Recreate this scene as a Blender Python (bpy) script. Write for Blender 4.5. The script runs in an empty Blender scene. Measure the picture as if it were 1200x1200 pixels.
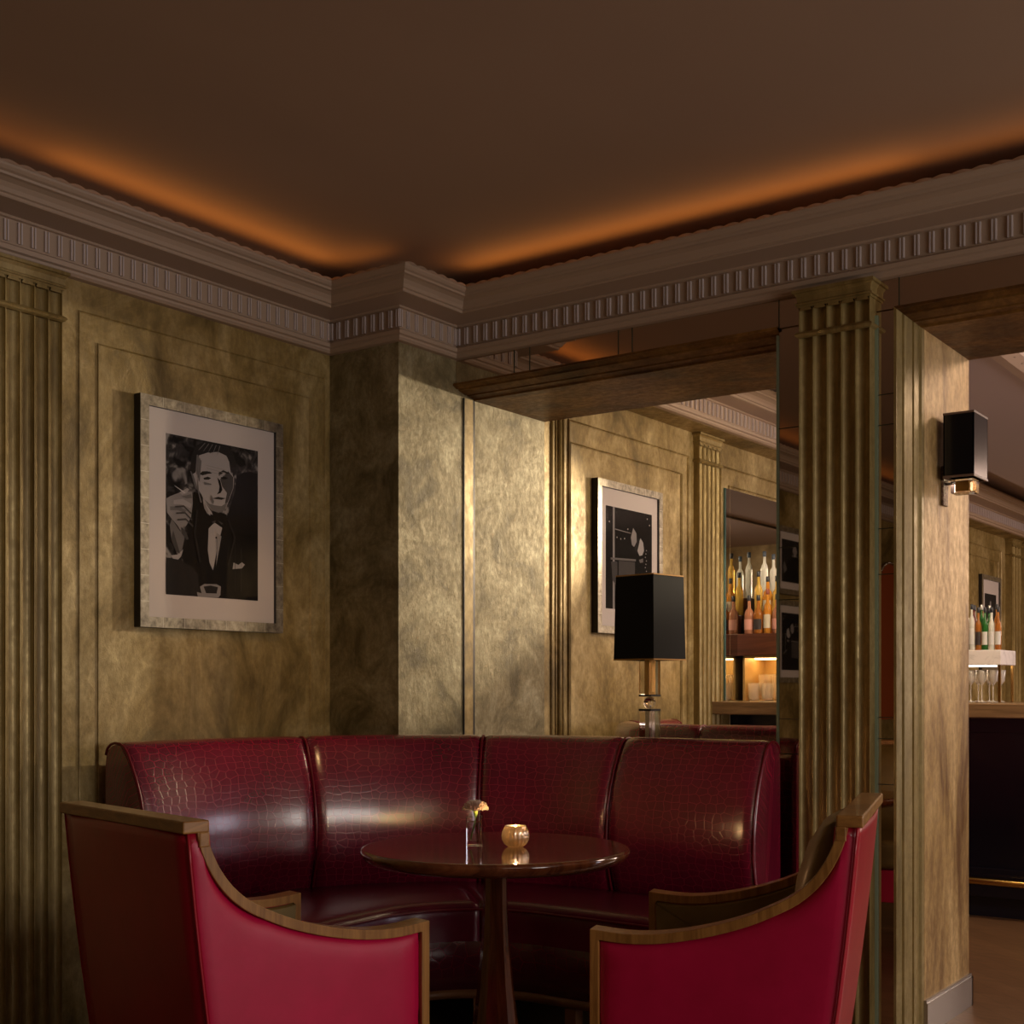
import bpy, bmesh, math, random
from mathutils import Vector, Matrix
random.seed(7)
PI = math.pi
S = bpy.context.scene
C = S.collection

# ------------------------------------------------------------------ camera
cd = bpy.data.cameras.new('camera'); cam = bpy.data.objects.new('camera', cd); C.objects.link(cam)
cam.location = (3.64, -3.79, 1.16)
cam.rotation_euler = (PI/2, 0, math.atan2(1511, 2095))
cd.sensor_width = 36; cd.sensor_fit = 'HORIZONTAL'
cd.lens = 1511/1200*36
cd.shift_y = 205/1200
cd.clip_start = .05
S.camera = cam

# ------------------------------------------------------------------ world, light, exposure
w = bpy.data.worlds.new('world'); S.world = w; w.use_nodes = True
w.node_tree.nodes['Background'].inputs[0].default_value = (.5, .55, .7, 1)
w.node_tree.nodes['Background'].inputs[1].default_value = .05
S.view_settings.view_transform = 'Standard'; S.view_settings.look = 'None'
S.view_settings.gamma = 1; S.view_settings.use_curve_mapping = False
S.view_settings.exposure = 0.0

def area(name, loc, target, sx, sy, power, col, spread=180):
    l = bpy.data.lights.new(name, 'AREA'); l.shape = 'RECTANGLE'; l.size = sx; l.size_y = sy
    l.energy = power; l.color = col; l.spread = math.radians(spread)
    o = bpy.data.objects.new(name, l); C.objects.link(o); o.location = loc
    o.rotation_euler = (Vector(target)-Vector(loc)).to_track_quat('-Z', 'Y').to_euler()
    return o
def spot(name, loc, target, power, col, ang, blend=.5, r=.04):
    l = bpy.data.lights.new(name, 'SPOT'); l.energy = power; l.color = col
    l.spot_size = math.radians(ang); l.spot_blend = blend; l.shadow_soft_size = r
    o = bpy.data.objects.new(name, l); C.objects.link(o); o.location = loc
    o.rotation_euler = (Vector(target)-Vector(loc)).to_track_quat('-Z', 'Y').to_euler()
    return o
def point(name, loc, power, col, r=.03):
    l = bpy.data.lights.new(name, 'POINT'); l.energy = power; l.color = col; l.shadow_soft_size = r
    o = bpy.data.objects.new(name, l); C.objects.link(o); o.location = loc; return o
WARM = (1, .62, .30); AMB = (1, .38, .07); DAY = (.86, .88, 1.0); NEU = (1, .82, .60)
# daylight in the window of the right wall
area('window_light', (6.72, -1.5, 1.42), (0, -1.5, 1.35), 3.2, 1.05, 74, (1, .90, .82))
area('bar_highlight_fill', (6.72, 2.5, 1.42), (0, 1.2, 1.2), 2.4, 1.05, 42, (.93, .86, 1.0))  # added source at an extra window, for the highlight on the banquette back
# soft fill from the rest of the lounge behind the camera
area('lounge_light', (6.0, -4.6, 2.2), (1.2, -.8, .9), 1.6, .6, 6, (1, .78, .55))
# ceiling lamp of the bar room, shining back through the first opening
spot('bar_ceiling_spot', (1.85, 3.6, 2.25), (.30, -.24, 1.75), 330, (1, .82, .56), 26, .35, .05)
area('bar_ceiling_light', (1.75, 2.1, 2.60), (.1, 2.0, 1.0), .3, 1.6, 30, (1, .78, .48))
spot('bar_bottle_fill', (.95, 2.3, 2.5), (.5, 3.1, 1.55), 45, (1, .80, .55), 40, .5, .03)  # added fill that brightens the bottles, no fixture of the bar
area('bar_fill_far', (4.3, 6.4, 2.72), (.6, 6.6, .8), .8, 2.6, 170, (1, .76, .60))  # added out of view to brighten the far bar room wall
area('bar_fill_east', (5.2, 7.0, 2.72), (5.2, 7.0, 0), 1.0, 2.6, 90, (1, .80, .62))  # added to lift the dark wall that the bar mirror reflects
spot('bar_shelf_fill', (2.2, 2.2, 2.7), (1.75, 3.0, 1.3), 14, (1, .84, .74), 30, .5, .03)  # added to brighten the marble shelf unit
area('bar_ceiling_fill', (3.3, 2.2, .9), (2.2, 3.2, 2.7), .6, .6, 5, (1, .76, .66))  # unseen upward fill, added for the bar room ceiling
area('bar_floor_fill', (3.4, 2.0, 2.7), (2.6, 1.8, 0), .6, .6, 26, (1, .76, .60))  # unseen fill, added for the dark bar room floor
# warm picture spot onto the lower left wall
spot('picture_spot', (1.6, -1.2, 2.74), (0, -.48, 1.2), 34, (1, .60, .25), 34, 1, .05)
# LED strips lying in the cove behind the cornice lip
def cove(name, a, b, inward, z, power, col=AMB):
    a = Vector(a); b = Vector(b); mid = (a+b)/2; L = (b-a).length
    l = bpy.data.lights.new(name, 'AREA'); l.shape = 'RECTANGLE'; l.size = L; l.size_y = .06
    l.energy = power*L; l.color = col; l.spread = math.radians(150)
    o = bpy.data.objects.new(name, l); C.objects.link(o); o.location = (mid.x, mid.y, z)
    d = Vector((inward[0]*.75, inward[1]*.75, 1)).normalized(); zax = -d
    xax = Vector((b.x-a.x, b.y-a.y, 0)).normalized(); yax = zax.cross(xax)
    o.rotation_euler = Matrix((xax, yax, zax)).transposed().to_euler()
cove('cove_light_left', (.14, -6.4), (.14, -1.4), (1, 0), 2.69, .17)
cove('cove_light_left_end', (.15, -1.4), (.15, -.17), (1, 0), 2.695, .42)
cove('cove_light_back', (.55, .20), (2.3, .20), (0, -1), 2.695, .44)
cove('cove_light_back_far', (2.3, .21), (6.7, .21), (0, -1), 2.69, .22)
cove('cove_light_pier', (.22, -.13), (.44, -.13), (0, -1), 2.69, .2)

# ------------------------------------------------------------------ helpers
def link(name, me, mats, parent=None):
    o = bpy.data.objects.new(name, me); C.objects.link(o)
    if not isinstance(mats, (list, tuple)): mats = [mats]
    for m in mats: me.materials.append(m)
    if parent is not None: o.parent = parent
    return o
class MB:
    def __init__(s): s.v = []; s.f = []; s.m = []; s.sm = []
    def add(s, vs, fs, mi=0, smooth=False):
        b = len(s.v); s.v += [tuple(v) for v in vs]
        for f in fs: s.f.append([b+i for i in f]); s.m.append(mi); s.sm.append(smooth)
        return s
    def box(s, a, b, mi=0, M=None):
        x0, y0, z0 = a; x1, y1, z1 = b
        vs = [(x0,y0,z0),(x1,y0,z0),(x1,y1,z0),(x0,y1,z0),(x0,y0,z1),(x1,y0,z1),(x1,y1,z1),(x0,y1,z1)]
        if M is not None: vs = [M @ Vector(v) for v in vs]
        return s.add(vs, [(0,3,2,1),(4,5,6,7),(0,1,5,4),(1,2,6,5),(2,3,7,6),(3,0,4,7)], mi)
    def prism(s, poly, fn0, fn1, mi=0, smooth=False):
        n = len(poly); vs = [fn0(*p) for p in poly]+[fn1(*p) for p in poly]
        fs = [(i, (i+1) % n, n+(i+1) % n, n+i) for i in range(n)]
        s.add(vs, fs, mi, smooth); s.add(vs, [tuple(range(n))[::-1], tuple(range(n, 2*n))], mi)
        return s
    def loft(s, rows, mi=0, smooth=True, closed=False, caps=False):
        n = len(rows[0]); vs = [p for r in rows for p in r]; fs = []
        for i in range(len(rows)-1):
            for j in range(n if closed else n-1):
                k = (j+1) % n
                fs.append((i*n+j, i*n+k, (i+1)*n+k, (i+1)*n+j))
        s.add(vs, fs, mi, smooth)
        if caps:
            s.add(list(rows[0]), [tuple(range(n))[::-1]], mi); s.add(list(rows[-1]), [tuple(range(n))], mi)
        return s
    def lathe(s, prof, c=(0,0,0), n=24, mi=0, rx=1, ry=1, smooth=True):
        rows = []
        for r, z in prof:
            rows.append([(c[0]+r*rx*math.cos(2*PI*k/n), c[1]+r*ry*math.sin(2*PI*k/n), c[2]+z) for k in range(n)])
        return s.loft(rows, mi, smooth, closed=True, caps=True)
    def tube(s, pts, r, n=8, mi=0):
        pts = [Vector(p) for p in pts]; rows = []
        for i, p in enumerate(pts):
            t = (pts[min(i+1, len(pts)-1)]-pts[max(i-1, 0)]).normalized()
            u = t.cross(Vector((0,0,1)));
            if u.length < .1: u = t.cross(Vector((1,0,0)))
            u.normalize(); v = t.cross(u); rr = r[i] if isinstance(r, (list, tuple)) else r
            rows.append([p+u*rr*math.cos(2*PI*k/n)+v*rr*math.sin(2*PI*k/n) for k in range(n)])
        return s.loft(rows, mi, True, closed=True, caps=True)
    def build(s, name, mats, parent=None, bevel=0, seg=2):
        me = bpy.data.meshes.new(name); me.from_pydata(s.v, [], s.f); me.update()
        for p, m, sm in zip(me.polygons, s.m, s.sm): p.material_index = m; p.use_smooth = sm
        bm = bmesh.new(); bm.from_mesh(me)
        bmesh.ops.remove_doubles(bm, verts=bm.verts, dist=1e-5)
        bmesh.ops.recalc_face_normals(bm, faces=bm.faces); bm.to_mesh(me); bm.free()
        o = link(name, me, mats, parent)
        if bevel:
            b = o.modifiers.new('bevel', 'BEVEL'); b.width = bevel; b.segments = seg
            b.limit_method = 'ANGLE'; b.angle_limit = math.radians(40)
        return o
def empty(name, label, cat, loc=(0,0,0), rz=0, group=None):
    o = bpy.data.objects.new(name, None); C.objects.link(o); o.location = loc; o.rotation_euler = (0,0,rz)
    return tag(o, label, cat, group)
def tag(o, label, cat, group=None):
    o['label'] = label; o['category'] = cat
    if group: o['group'] = group
    return o
def struct(o, label=None):
    o['kind'] = 'structure'
    if label: o['label'] = label
    return o
def dup(root, loc, rz=0, label=None, group=None, scale=None):
    r = root.copy(); C.objects.link(r); r.location = loc; r.rotation_euler = (0,0,rz)
    if label: r['label'] = label
    if group: r['group'] = group
    if scale: r.scale = scale
    for ch in list(root.children):
        c = ch.copy(); C.objects.link(c); c.parent = r
        for g in list(ch.children):
            d = g.copy(); C.objects.link(d); d.parent = c
    return r

# ------------------------------------------------------------------ materials
def mat(name, col, rough=.5, metal=0, **k):
    m = bpy.data.materials.new(name); m.use_nodes = True; b = m.node_tree.nodes['Principled BSDF']
    b.inputs['Base Color'].default_value = (*col, 1); b.inputs['Roughness'].default_value = rough
    b.inputs['Metallic'].default_value = metal
    for kk, v in k.items():
        b.inputs[kk.replace('_', ' ')].default_value = v
    return m
class NT:
    def __init__(s, m): s.t = m.node_tree; s.b = s.t.nodes['Principled BSDF']; s.n = s.t.nodes; s.l = s.t.links
    def new(s, ty, **k):
        n = s.n.new(ty)
        for a, v in k.items():
            if a.startswith('i_'): n.inputs[a[2:].replace('_', ' ')].default_value = v
            else: setattr(n, a, v)
        return n
    def coord(s, scale=(1,1,1), rot=(0,0,0)):
        tc = s.new('ShaderNodeTexCoord'); mp = s.new('ShaderNodeMapping')
        mp.inputs['Scale'].default_value = scale; mp.inputs['Rotation'].default_value = rot
        s.l.new(tc.outputs['Object'], mp.inputs[0]); return mp.outputs[0]
    def ramp(s, src, stops):
        r = s.new('ShaderNodeValToRGB'); e = r.color_ramp.elements
        while len(e) < len(stops): e.new(.5)
        for x, (p, c) in zip(e, stops): x.position = p; x.color = (*c, 1) if len(c) == 3 else c
        s.l.new(src, r.inputs[0]); return r.outputs[0]
    def noise(s, vec, scale, detail=6, rough=.6, dist=0):
        n = s.new('ShaderNodeTexNoise'); n.inputs['Scale'].default_value = scale; n.inputs['Detail'].default_value = detail
        n.inputs['Roughness'].default_value = rough; n.inputs['Distortion'].default_value = dist
        s.l.new(vec, n.inputs['Vector']); return n.outputs[0]
    def mix(s, fac, a, b, mode='MIX'):
        x = s.new('ShaderNodeMix', data_type='RGBA', blend_type=mode)
        for sock, v in ((x.inputs[0], fac), (x.inputs[6], a), (x.inputs[7], b)):
            if isinstance(v, bpy.types.NodeSocket): s.l.new(v, sock)
            elif isinstance(v, (int, float)): sock.default_value = v
            else: sock.default_value = (*v, 1)
        return x.outputs[2]
    def bump(s, h, strength, dist=.01, prev=None):
        b = s.new('ShaderNodeBump'); b.inputs['Strength'].default_value = strength; b.inputs['Distance'].default_value = dist
        s.l.new(h, b.inputs['Height'])
        if prev: s.l.new(prev, b.inputs['Normal'])
        s.l.new(b.outputs[0], s.b.inputs['Normal']); return b.outputs[0]
def plaster(name, lo, mid, hi, vscale=(1,1,.75), rough=.42, metal=.25, bs=.35, sc=1):
    m = mat(name, mid, rough, metal); t = NT(m)
    v = t.coord(vscale)
    big = t.noise(v, 3.2*sc, 8, .68, .6)
    col = t.ramp(big, [(.36, lo), (.49, mid), (.64, hi)])
    fine = t.noise(t.coord((1,1,.7)), 34*sc, 6, .7)
    col = t.mix(t.ramp(fine, [(.40, (0,0,0)), (.62, (1,1,1))]), t.mix(.42, col, lo), col)
    streak = t.noise(t.coord((7,7,1.4)), 2.0*sc, 5, .7, .3)
    col = t.mix(t.ramp(streak, [(.52, (0,0,0)), (.72, (.25,.25,.25))]), col, hi)
    t.l.new(col, t.b.inputs['Base Color'])
    n1 = t.bump(t.noise(t.coord((1,1,.6)), 22*sc, 8, .75, .8), bs, .006)
    t.bump(t.noise(t.coord(), 120, 3, .6), bs*.5, .002, n1)
    r = t.ramp(fine, [(.3, (rough+.14,)*3), (.7, (rough-.08,)*3)]); t.l.new(r, t.b.inputs['Roughness'])
    return m
GOLD = plaster('gold_plaster', (.13,.085,.022), (.32,.222,.075), (.54,.41,.19))
GOLDR = plaster('gold_plaster_rough', (.11,.085,.035), (.26,.21,.105), (.42,.37,.23), (1,1,1), .5, .2, .6, 1.5)
GOLDJ = plaster('gold_plaster_jamb', (.16,.075,.02), (.50,.32,.115), (.76,.53,.23), (1.4,1.4,.3), .42, .2, .3)
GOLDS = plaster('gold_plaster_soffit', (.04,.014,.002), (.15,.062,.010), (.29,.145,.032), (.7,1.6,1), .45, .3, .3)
GOLDP = plaster('gold_paint_pilaster', (.17,.115,.035), (.32,.23,.08), (.46,.35,.15), (2,2,.3), .38, .35, .12)
CORN = mat('cornice_paint', (.40,.29,.21), .5)
t = NT(CORN); t.bump(t.noise(t.coord(), 60, 3), .1, .003)
GLINT = mat('painted_glint_fillet', (.62,.55,.55), .3, .15)  # pale paint stands in for the glints on the cornice fillets
CEIL = mat('ceiling_paint', (.34,.255,.21), .8)
t = NT(CEIL); t.l.new(t.ramp(t.noise(t.coord((1,.4,1)), .8, 3), [(.3,(.34,.23,.165)),(.7,(.39,.27,.19))]), t.b.inputs['Base Color'])
CEIL2 = mat('bar_ceiling_paint', (.42,.34,.32), .8)
MIRROR = mat('tinted_mirror', (.62,.52,.42), .015, 1)
MIRROR2 = mat('niche_mirror', (.62,.62,.56), .03, 1)
JOINT = mat('mirror_joint', (.03,.035,.02), .4)
EDGE = mat('mirror_edge_glass', (.30,.40,.30), .15, .3)

def wood(name, a, b, scale=(14,14,1.3), rough=.35, coat=.3, bs=.05, rot=(0,0,0)):
    m = mat(name, b, rough, 0, Coat_Weight=coat, Coat_Roughness=.12); t = NT(m)
    v = t.coord(scale, rot); n = t.noise(v, 3, 8, .65, 1.2)
    t.l.new(t.ramp(n, [(.3, a), (.7, b)]), t.b.inputs['Base Color']); t.bump(n, bs, .003)
    return m
OAK = wood('chair_frame_oak', (.18,.07,.014), (.44,.21,.055))
OAKX = wood('chair_rail_oak', (.18,.07,.014), (.44,.21,.055), (3,3,12))
PLINTH = wood('plinth_oak', (.12,.05,.018), (.24,.11,.04), (3,3,10))
MAHOG = wood('mahogany', (.06,.012,.005), (.24,.065,.022), (12,12,1.0), .12, .9, .03)
MAHOGT = wood('mahogany_table_top', (.09,.022,.009), (.28,.085,.032), (2,9,2), .09, .9, .015)
BARTOP = wood('bar_counter_wood', (.15,.085,.04), (.33,.20,.10), (1,12,12), .3, .3)
BARBLK = mat('bar_front_lacquer', (.010,.009,.018), .22)
t = NT(BARBLK); t.bump(t.noise(t.coord((1,1,.5)), 6, 3), .15, .02)
BROWN = wood('brown_shelf_wood', (.05,.015,.008), (.12,.035,.018), (1,10,10), .35)
BLACKF = mat('black_frame', (.012,.010,.009), .4)
LEAF = mat('silver_leaf_frame', (.42,.37,.28), .38, .75)
t = NT(LEAF)
n = t.noise(t.coord(), 30, 6, .7); t.l.new(t.ramp(n, [(.3,(.14,.12,.09)),(.6,(.42,.37,.28)),(.8,(.58,.52,.42))]), t.b.inputs['Base Color'])
LEAFD = mat('leaf_seam', (.6,.55,.45), .4, .6)
MATB = mat('picture_mount', (.60,.53,.50), .95, 0, Specular_IOR_Level=.1)
def croc(name, dark, mid, line, sc=1.0, rough=.27):
    m = mat(name, mid, rough, 0, Coat_Weight=1, Coat_Roughness=.21, Coat_IOR=1.85); t = NT(m)
    tc = t.new('ShaderNodeTexCoord')
    mp = t.new('ShaderNodeMapping'); mp.inputs['Scale'].default_value = (30*sc, 38*sc, 1)
    t.l.new(tc.outputs['UV'], mp.inputs[0])
    nz = t.new('ShaderNodeTexNoise'); nz.inputs['Scale'].default_value = 3.0*sc; nz.inputs['Detail'].default_value = 3
    t.l.new(tc.outputs['UV'], nz.inputs['Vector'])
    ad = t.new('ShaderNodeVectorMath', operation='SCALE'); ad.inputs['Scale'].default_value = 2.4
    t.l.new(nz.outputs['Color'], ad.inputs[0])
    a2 = t.new('ShaderNodeVectorMath', operation='ADD'); t.l.new(mp.outputs[0], a2.inputs[0]); t.l.new(ad.outputs[0], a2.inputs[1])
    vo = t.new('ShaderNodeTexVoronoi', feature='DISTANCE_TO_EDGE', voronoi_dimensions='2D'); vo.inputs['Randomness'].default_value = .55
    vo.inputs['Scale'].default_value = 1; t.l.new(a2.outputs[0], vo.inputs['Vector'])
    edge = t.ramp(vo.outputs['Distance'], [(.0, (.8,.8,.8)), (.06, (0,0,0))])
    vary = t.noise(t.coord(), 5, 4, .6)
    base = t.ramp(vary, [(.3, dark), (.7, mid)])
    t.l.new(t.mix(edge, base, line), t.b.inputs['Base Color'])
    h = t.ramp(vo.outputs['Distance'], [(.0, (0,0,0)), (.10, (1,1,1))])
    n1 = t.bump(h, .22, .002)
    t.bump(t.noise(t.coord(), 90, 4, .7), .12, .002, n1)
    return m
CROC = croc('croc_leather', (.12,.003,.020), (.20,.005,.032), (.38,.016,.05))
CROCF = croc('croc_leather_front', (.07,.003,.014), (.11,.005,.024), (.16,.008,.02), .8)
def leather(name, a, b, rough=.33):
    m = mat(name, b, rough, 0, Coat_Weight=.15, Coat_Roughness=.25); t = NT(m)
    t.l.new(t.ramp(t.noise(t.coord(), 5, 5, .6), [(.3, a), (.7, b)]), t.b.inputs['Base Color'])
    n1 = t.bump(t.noise(t.coord(), 220, 3, .6), .14, .001)
    t.bump(t.noise(t.coord(), 9, 3, .5), .10, .01, n1); return m
SEATL = leather('burgundy_seat_leather', (.10,.003,.018), (.15,.006,.030), .27)
RED = leather('crimson_leather', (.43,.002,.044), (.56,.004,.066), .42)
RED.node_tree.nodes['Principled BSDF'].inputs['Coat Weight'].default_value = 0; RED.node_tree.nodes['Principled BSDF'].inputs['Specular IOR Level'].default_value = .5
REDB = leather('crimson_back_leather', (.34,.003,.022), (.44,.005,.030), .36)
PIPE = mat('burgundy_piping', (.16,.006,.016), .3)
PIPER = mat('crimson_piping', (.34,.006,.02), .35)
OLIVE = leather('olive_velvet', (.16,.10,.025), (.24,.16,.045), .6)
BLACKSH = mat('black_lampshade', (.005,.005,.006), .6, 0, Specular_IOR_Level=.15)
GOLDT = mat('gold_trim', (.45,.26,.09), .35, .8)
BRASS = mat('brass', (.55,.33,.11), .25, 1)
CHROME = mat('chrome', (.7,.68,.66), .12, 1)
BLACKM = mat('black_metal', (.01,.008,.008), .3, .3)
def glass(name, col=(1,1,1), rough=0, ior=1.45):
    return mat(name, col, rough, 0, Transmission_Weight=1.0, IOR=ior)
GLASS = glass('clear_glass'); ACRY = glass('clear_acrylic', (.95,.93,.92), .02, 1.3)
WATER = glass('water', (1,1,1), 0, 1.33)
SILV = mat('mercury_silver', (.80,.68,.55), .16, 1)
t = NT(SILV); _tr = t.new('ShaderNodeBsdfTranslucent'); _tr.inputs[0].default_value = (1,.88,.70,1); _mx = t.new('ShaderNodeMixShader'); _mx.inputs[0].default_value = .28
t.l.new(t.b.outputs[0], _mx.inputs[1]); t.l.new(_tr.outputs[0], _mx.inputs[2]); t.l.new(_mx.outputs[0], t.n['Material Output'].inputs[0])
FLAME = mat('candle_flame', (1,.6,.2), .5, 0); FLAME.node_tree.nodes['Principled BSDF'].inputs['Emission Color'].default_value = (1,.62,.25,1); FLAME.node_tree.nodes['Principled BSDF'].inputs['Emission Strength'].default_value = 30
WAX = mat('candle_wax', (.9,.75,.5), .5, 0, Emission_Strength=1.6); WAX.node_tree.nodes['Principled BSDF'].inputs['Emission Color'].default_value = (1,.6,.25,1)
PETAL = mat('carnation_petal', (.95,.80,.72), .6)
t = NT(PETAL); _tr = t.new('ShaderNodeBsdfTranslucent'); _tr.inputs[0].default_value = (.95,.75,.62,1); _mx = t.new('ShaderNodeMixShader'); _mx.inputs[0].default_value = .45
t.l.new(t.b.outputs[0], _mx.inputs[1]); t.l.new(_tr.outputs[0], _mx.inputs[2]); t.l.new(_mx.outputs[0], t.n['Material Output'].inputs[0]); STEM = mat('flower_stem', (.28,.36,.07), .5)
FLOOR = mat('parquet', (.2,.1,.05), .35)
t = NT(FLOOR)
br = t.new('ShaderNodeTexBrick'); br.offset = .5
br.inputs['Color1'].default_value = (.17,.085,.04,1); br.inputs['Color2'].default_value = (.11,.055,.027,1); br.inputs['Mortar'].default_value = (.03,.015,.008,1)
br.inputs['Scale'].default_value = 1; br.inputs['Mortar Size'].default_value = .002; br.inputs['Brick Width'].default_value = .6; br.inputs['Row Height'].default_value = .09
t.l.new(t.coord((1,1,1), (0,0,.8)), br.inputs['Vector'])
t.l.new(t.mix(.5, br.outputs['Color'], t.ramp(t.noise(t.coord((2,14,1), (0,0,.8)), 3, 6), [(.3,(.10,.045,.02)),(.7,(.24,.13,.065))])), t.b.inputs['Base Color'])

# ================================================================== THE ROOM
X1 = .365; Y1 = .356; YB = 1.0; HC = 2.80; HO = 2.352; XR = 6.8; YF = -6.5
PL = 1.775; PR = 2.24; O2 = 4.05          # pier between the openings, right side of the second opening
def wallbox(name, a, b, m, label=None): return struct(MB().box(a, b).build(name, m), label)
wallbox('floor', (-.2, YF-.2, -.1), (XR+.2, 10.2, 0), FLOOR)
wallbox('ceiling', (-.2, YF-.2, HC), (XR+.2, YB, HC+.1), CEIL)
wallbox('ceiling_bar', (-.2, YB, HC), (XR+.2, 10.2, HC+.1), CEIL2)
wallbox('wall_left', (-.2, YF, 0), (0, YB, HC), GOLD)
wallbox('wall_left_pier', (0, .0, 0), (X1, YB, HC), GOLDR)
wallbox('wall_left_bar', (-.2, YB, 0), (X1, 10, HC), GOLD)
wallbox('wall_front', (-.2, YF-.2, 0), (XR+.2, YF, HC), GOLD)
struct(MB().box((PL+.012, Y1+.012, 0), (PR-.047, .503, HC)).box((PL+.012, .503, 0), (PR, YB, HC)).build('wall_back_pier', GOLDJ))
wallbox('wall_back_right', (O2, Y1, 0), (XR, YB, HC), GOLD)
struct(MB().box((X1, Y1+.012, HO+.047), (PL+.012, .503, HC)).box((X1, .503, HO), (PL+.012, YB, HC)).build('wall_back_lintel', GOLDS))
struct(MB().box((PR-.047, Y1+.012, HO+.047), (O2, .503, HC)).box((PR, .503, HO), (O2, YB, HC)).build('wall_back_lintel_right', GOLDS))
wallbox('wall_far', (-.2, 10, 0), (XR+.2, 10.2, HC), GOLD)
b = MB()   # right wall with a window opening, and an added one in the bar room
b.box((XR, YF, 0), (XR+.2, -3.5, HC)).box((XR, .1, 0), (XR+.2, 1.3, HC)).box((XR, 3.7, 0), (XR+.2, 10, HC)).box((XR, 1.3, 0), (XR+.2, 3.7, .85)).box((XR, 1.3, 1.98), (XR+.2, 3.7, HC)).box((XR, -3.5, 0), (XR+.2, .1, .85)).box((XR, -3.5, 1.98), (XR+.2, .1, HC))
struct(b.build('wall_right', GOLD))
# glazing bars of the window
b = MB()
for y in (-3.5, -2.6, -1.7, -.8, .06): b.box((XR+.05, y, .85), (XR+.10, y+.04, 1.98))
for z in (.85, 1.40, 1.94): b.box((XR+.05, -3.5, z), (XR+.10, .1, z+.04))
struct(b.build('window_1', CORN))
b = MB()
for y in (1.3, 2.08, 2.86, 3.66): b.box((XR+.05, y, .85), (XR+.10, y+.04, 1.98))
for z in (.85, 1.40, 1.94): b.box((XR+.05, 1.3, z), (XR+.10, 3.7, z+.04))
struct(b.build('window_added', CORN))  # extra unseen window, added for the banquette highlight

# cornice : a profile (p = out from the wall, z) swept along the plan path, mitred
PROF = [(-.01,2.495),(.022,2.497),(.030,2.505),(.032,2.512),(.042,2.516),(.044,2.530),(.036,2.536),(.026,2.540),(.026,2.616),(.036,2.618),(.040,2.624),
        (.160,2.624),(.163,2.628),(.163,2.634),(.170,2.637),(.176,2.648),(.187,2.660),(.203,2.667),(.215,2.669),(.217,2.676),(.226,2.680),(.234,2.688),(.238,2.697),(.232,2.700),(.205,2.698),(.200,2.668),(.150,2.655),(-.01,2.65)]
def miters(path, side):
    P = [Vector(p) for p in path]; out = []
    for i, p in enumerate(P):
        ns = []
        for a, b_ in ((i-1, i), (i, i+1)):
            if a >= 0 and b_ < len(P):
                d = (P[b_]-P[a]).normalized(); ns.append(Vector((d.y, -d.x))*side)
        if len(ns) == 1: out.append(ns[0])
        else:
            m_ = ns[0]+ns[1]; out.append(m_/(m_.dot(ns[0])))
    return P, out
def cornice(name, path, side=1, dz=0, parent=None, step=.048, m=CORN):
    P, N = miters(path, side)
    b = MB(); b.loft([[(p.x+n.x*q, p.y+n.y*q, z+dz) for q, z in PROF] for p, n in zip(P, N)], smooth=False)
    for i in range(len(P)-1):
        a, c = P[i]+N[i]*.03, P[i+1]+N[i+1]*.03; d = (c-a); L = d.length; d.normalize(); nn = Vector((d.y, -d.x))*side
        k = max(1, round(L/step)); st = L/k
        for j in range(k+1):
            s0 = min(max(j*st, .008), L-.008)
            for off, wd, mi in ((-.0055, .0028, 1), (.0, .0032, 0), (.0055, .0028, 1)):
                q = a+d*(s0+off); M = Matrix.Translation((q.x, q.y, 0)) @ Matrix(((d.x, nn.x, 0, 0), (d.y, nn.y, 0, 0), (0, 0, 1, 0), (0, 0, 0, 1)))
                b.box((-wd/2-.0008, -.004, 2.545+dz), (wd/2+.0008, .004 if mi else .002, 2.611+dz), mi, M)
        # scalloped edge along the top of the lip
        a, c = P[i]+N[i]*.222, P[i+1]+N[i+1]*.222; L = (c-a).length; k = max(2, round(L/.058)); rows = []
        for j in range(k*6+1):
            q = a+(c-a)*(j/(k*6)); h = .006*abs(math.sin(PI*j/6))
            rows.append([(q.x-nn.x*.012, q.y-nn.y*.012, 2.696+dz), (q.x-nn.x*.010, q.y-nn.y*.010, 2.702+h+dz), (q.x+nn.x*.010, q.y+nn.y*.010, 2.702+h+dz), (q.x+nn.x*.016+nn.x*h*.4, q.y+nn.y*.016+nn.y*h*.4, 2.694+dz)])
        b.loft(rows, smooth=False)
    return struct(b.build(name, [m, GLINT], parent))
cornice('trim_1', [(0, YF+.2), (0, 0), (X1, 0), (X1, Y1), (XR, Y1)])
cornice('trim_2', [(X1+.15, YB+.002), (X1+.15, 9.98)], dz=.035)
struct(MB().box((X1, YB, 2.53), (X1+.15, 10, HC)).build('trim_3', GOLD))     # boxed-out drop behind the bar room cornice
# dropped ceiling strip with a beaded moulding, running into the bar room
struct(MB().box((1.15, YB, 2.62), (2.05, 10, HC-.001)).build('ceiling_drop', CEIL2))
b = MB(); b.loft([[(2.05+q, y, z) for q, z in [(-.01,2.60),(.03,2.603),(.075,2.635),(.082,2.65),(.10,2.66),(.13,2.70),(.14,2.74),(.18,2.76),(.19,2.80),(0,2.81)]] for y in (YB+.002, 9.98)], smooth=False)
for k in range(60):
    y = 1.1+k*.13; b.add([(2.05+.055+.006*math.cos(q*PI/3), y+.006*math.sin(q*PI/3), 2.6185) for q in range(6)], [tuple(range(6))], 1)
for k in range(260):
    y = 1.05+k*.033; b.lathe([(.001,-.009),(.008,-.004),(.008,.004),(.001,.009)], (2.142, y, 2.655), 6, 0)
struct(b.build('trim_4', [CORN, BLACKM]))

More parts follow.
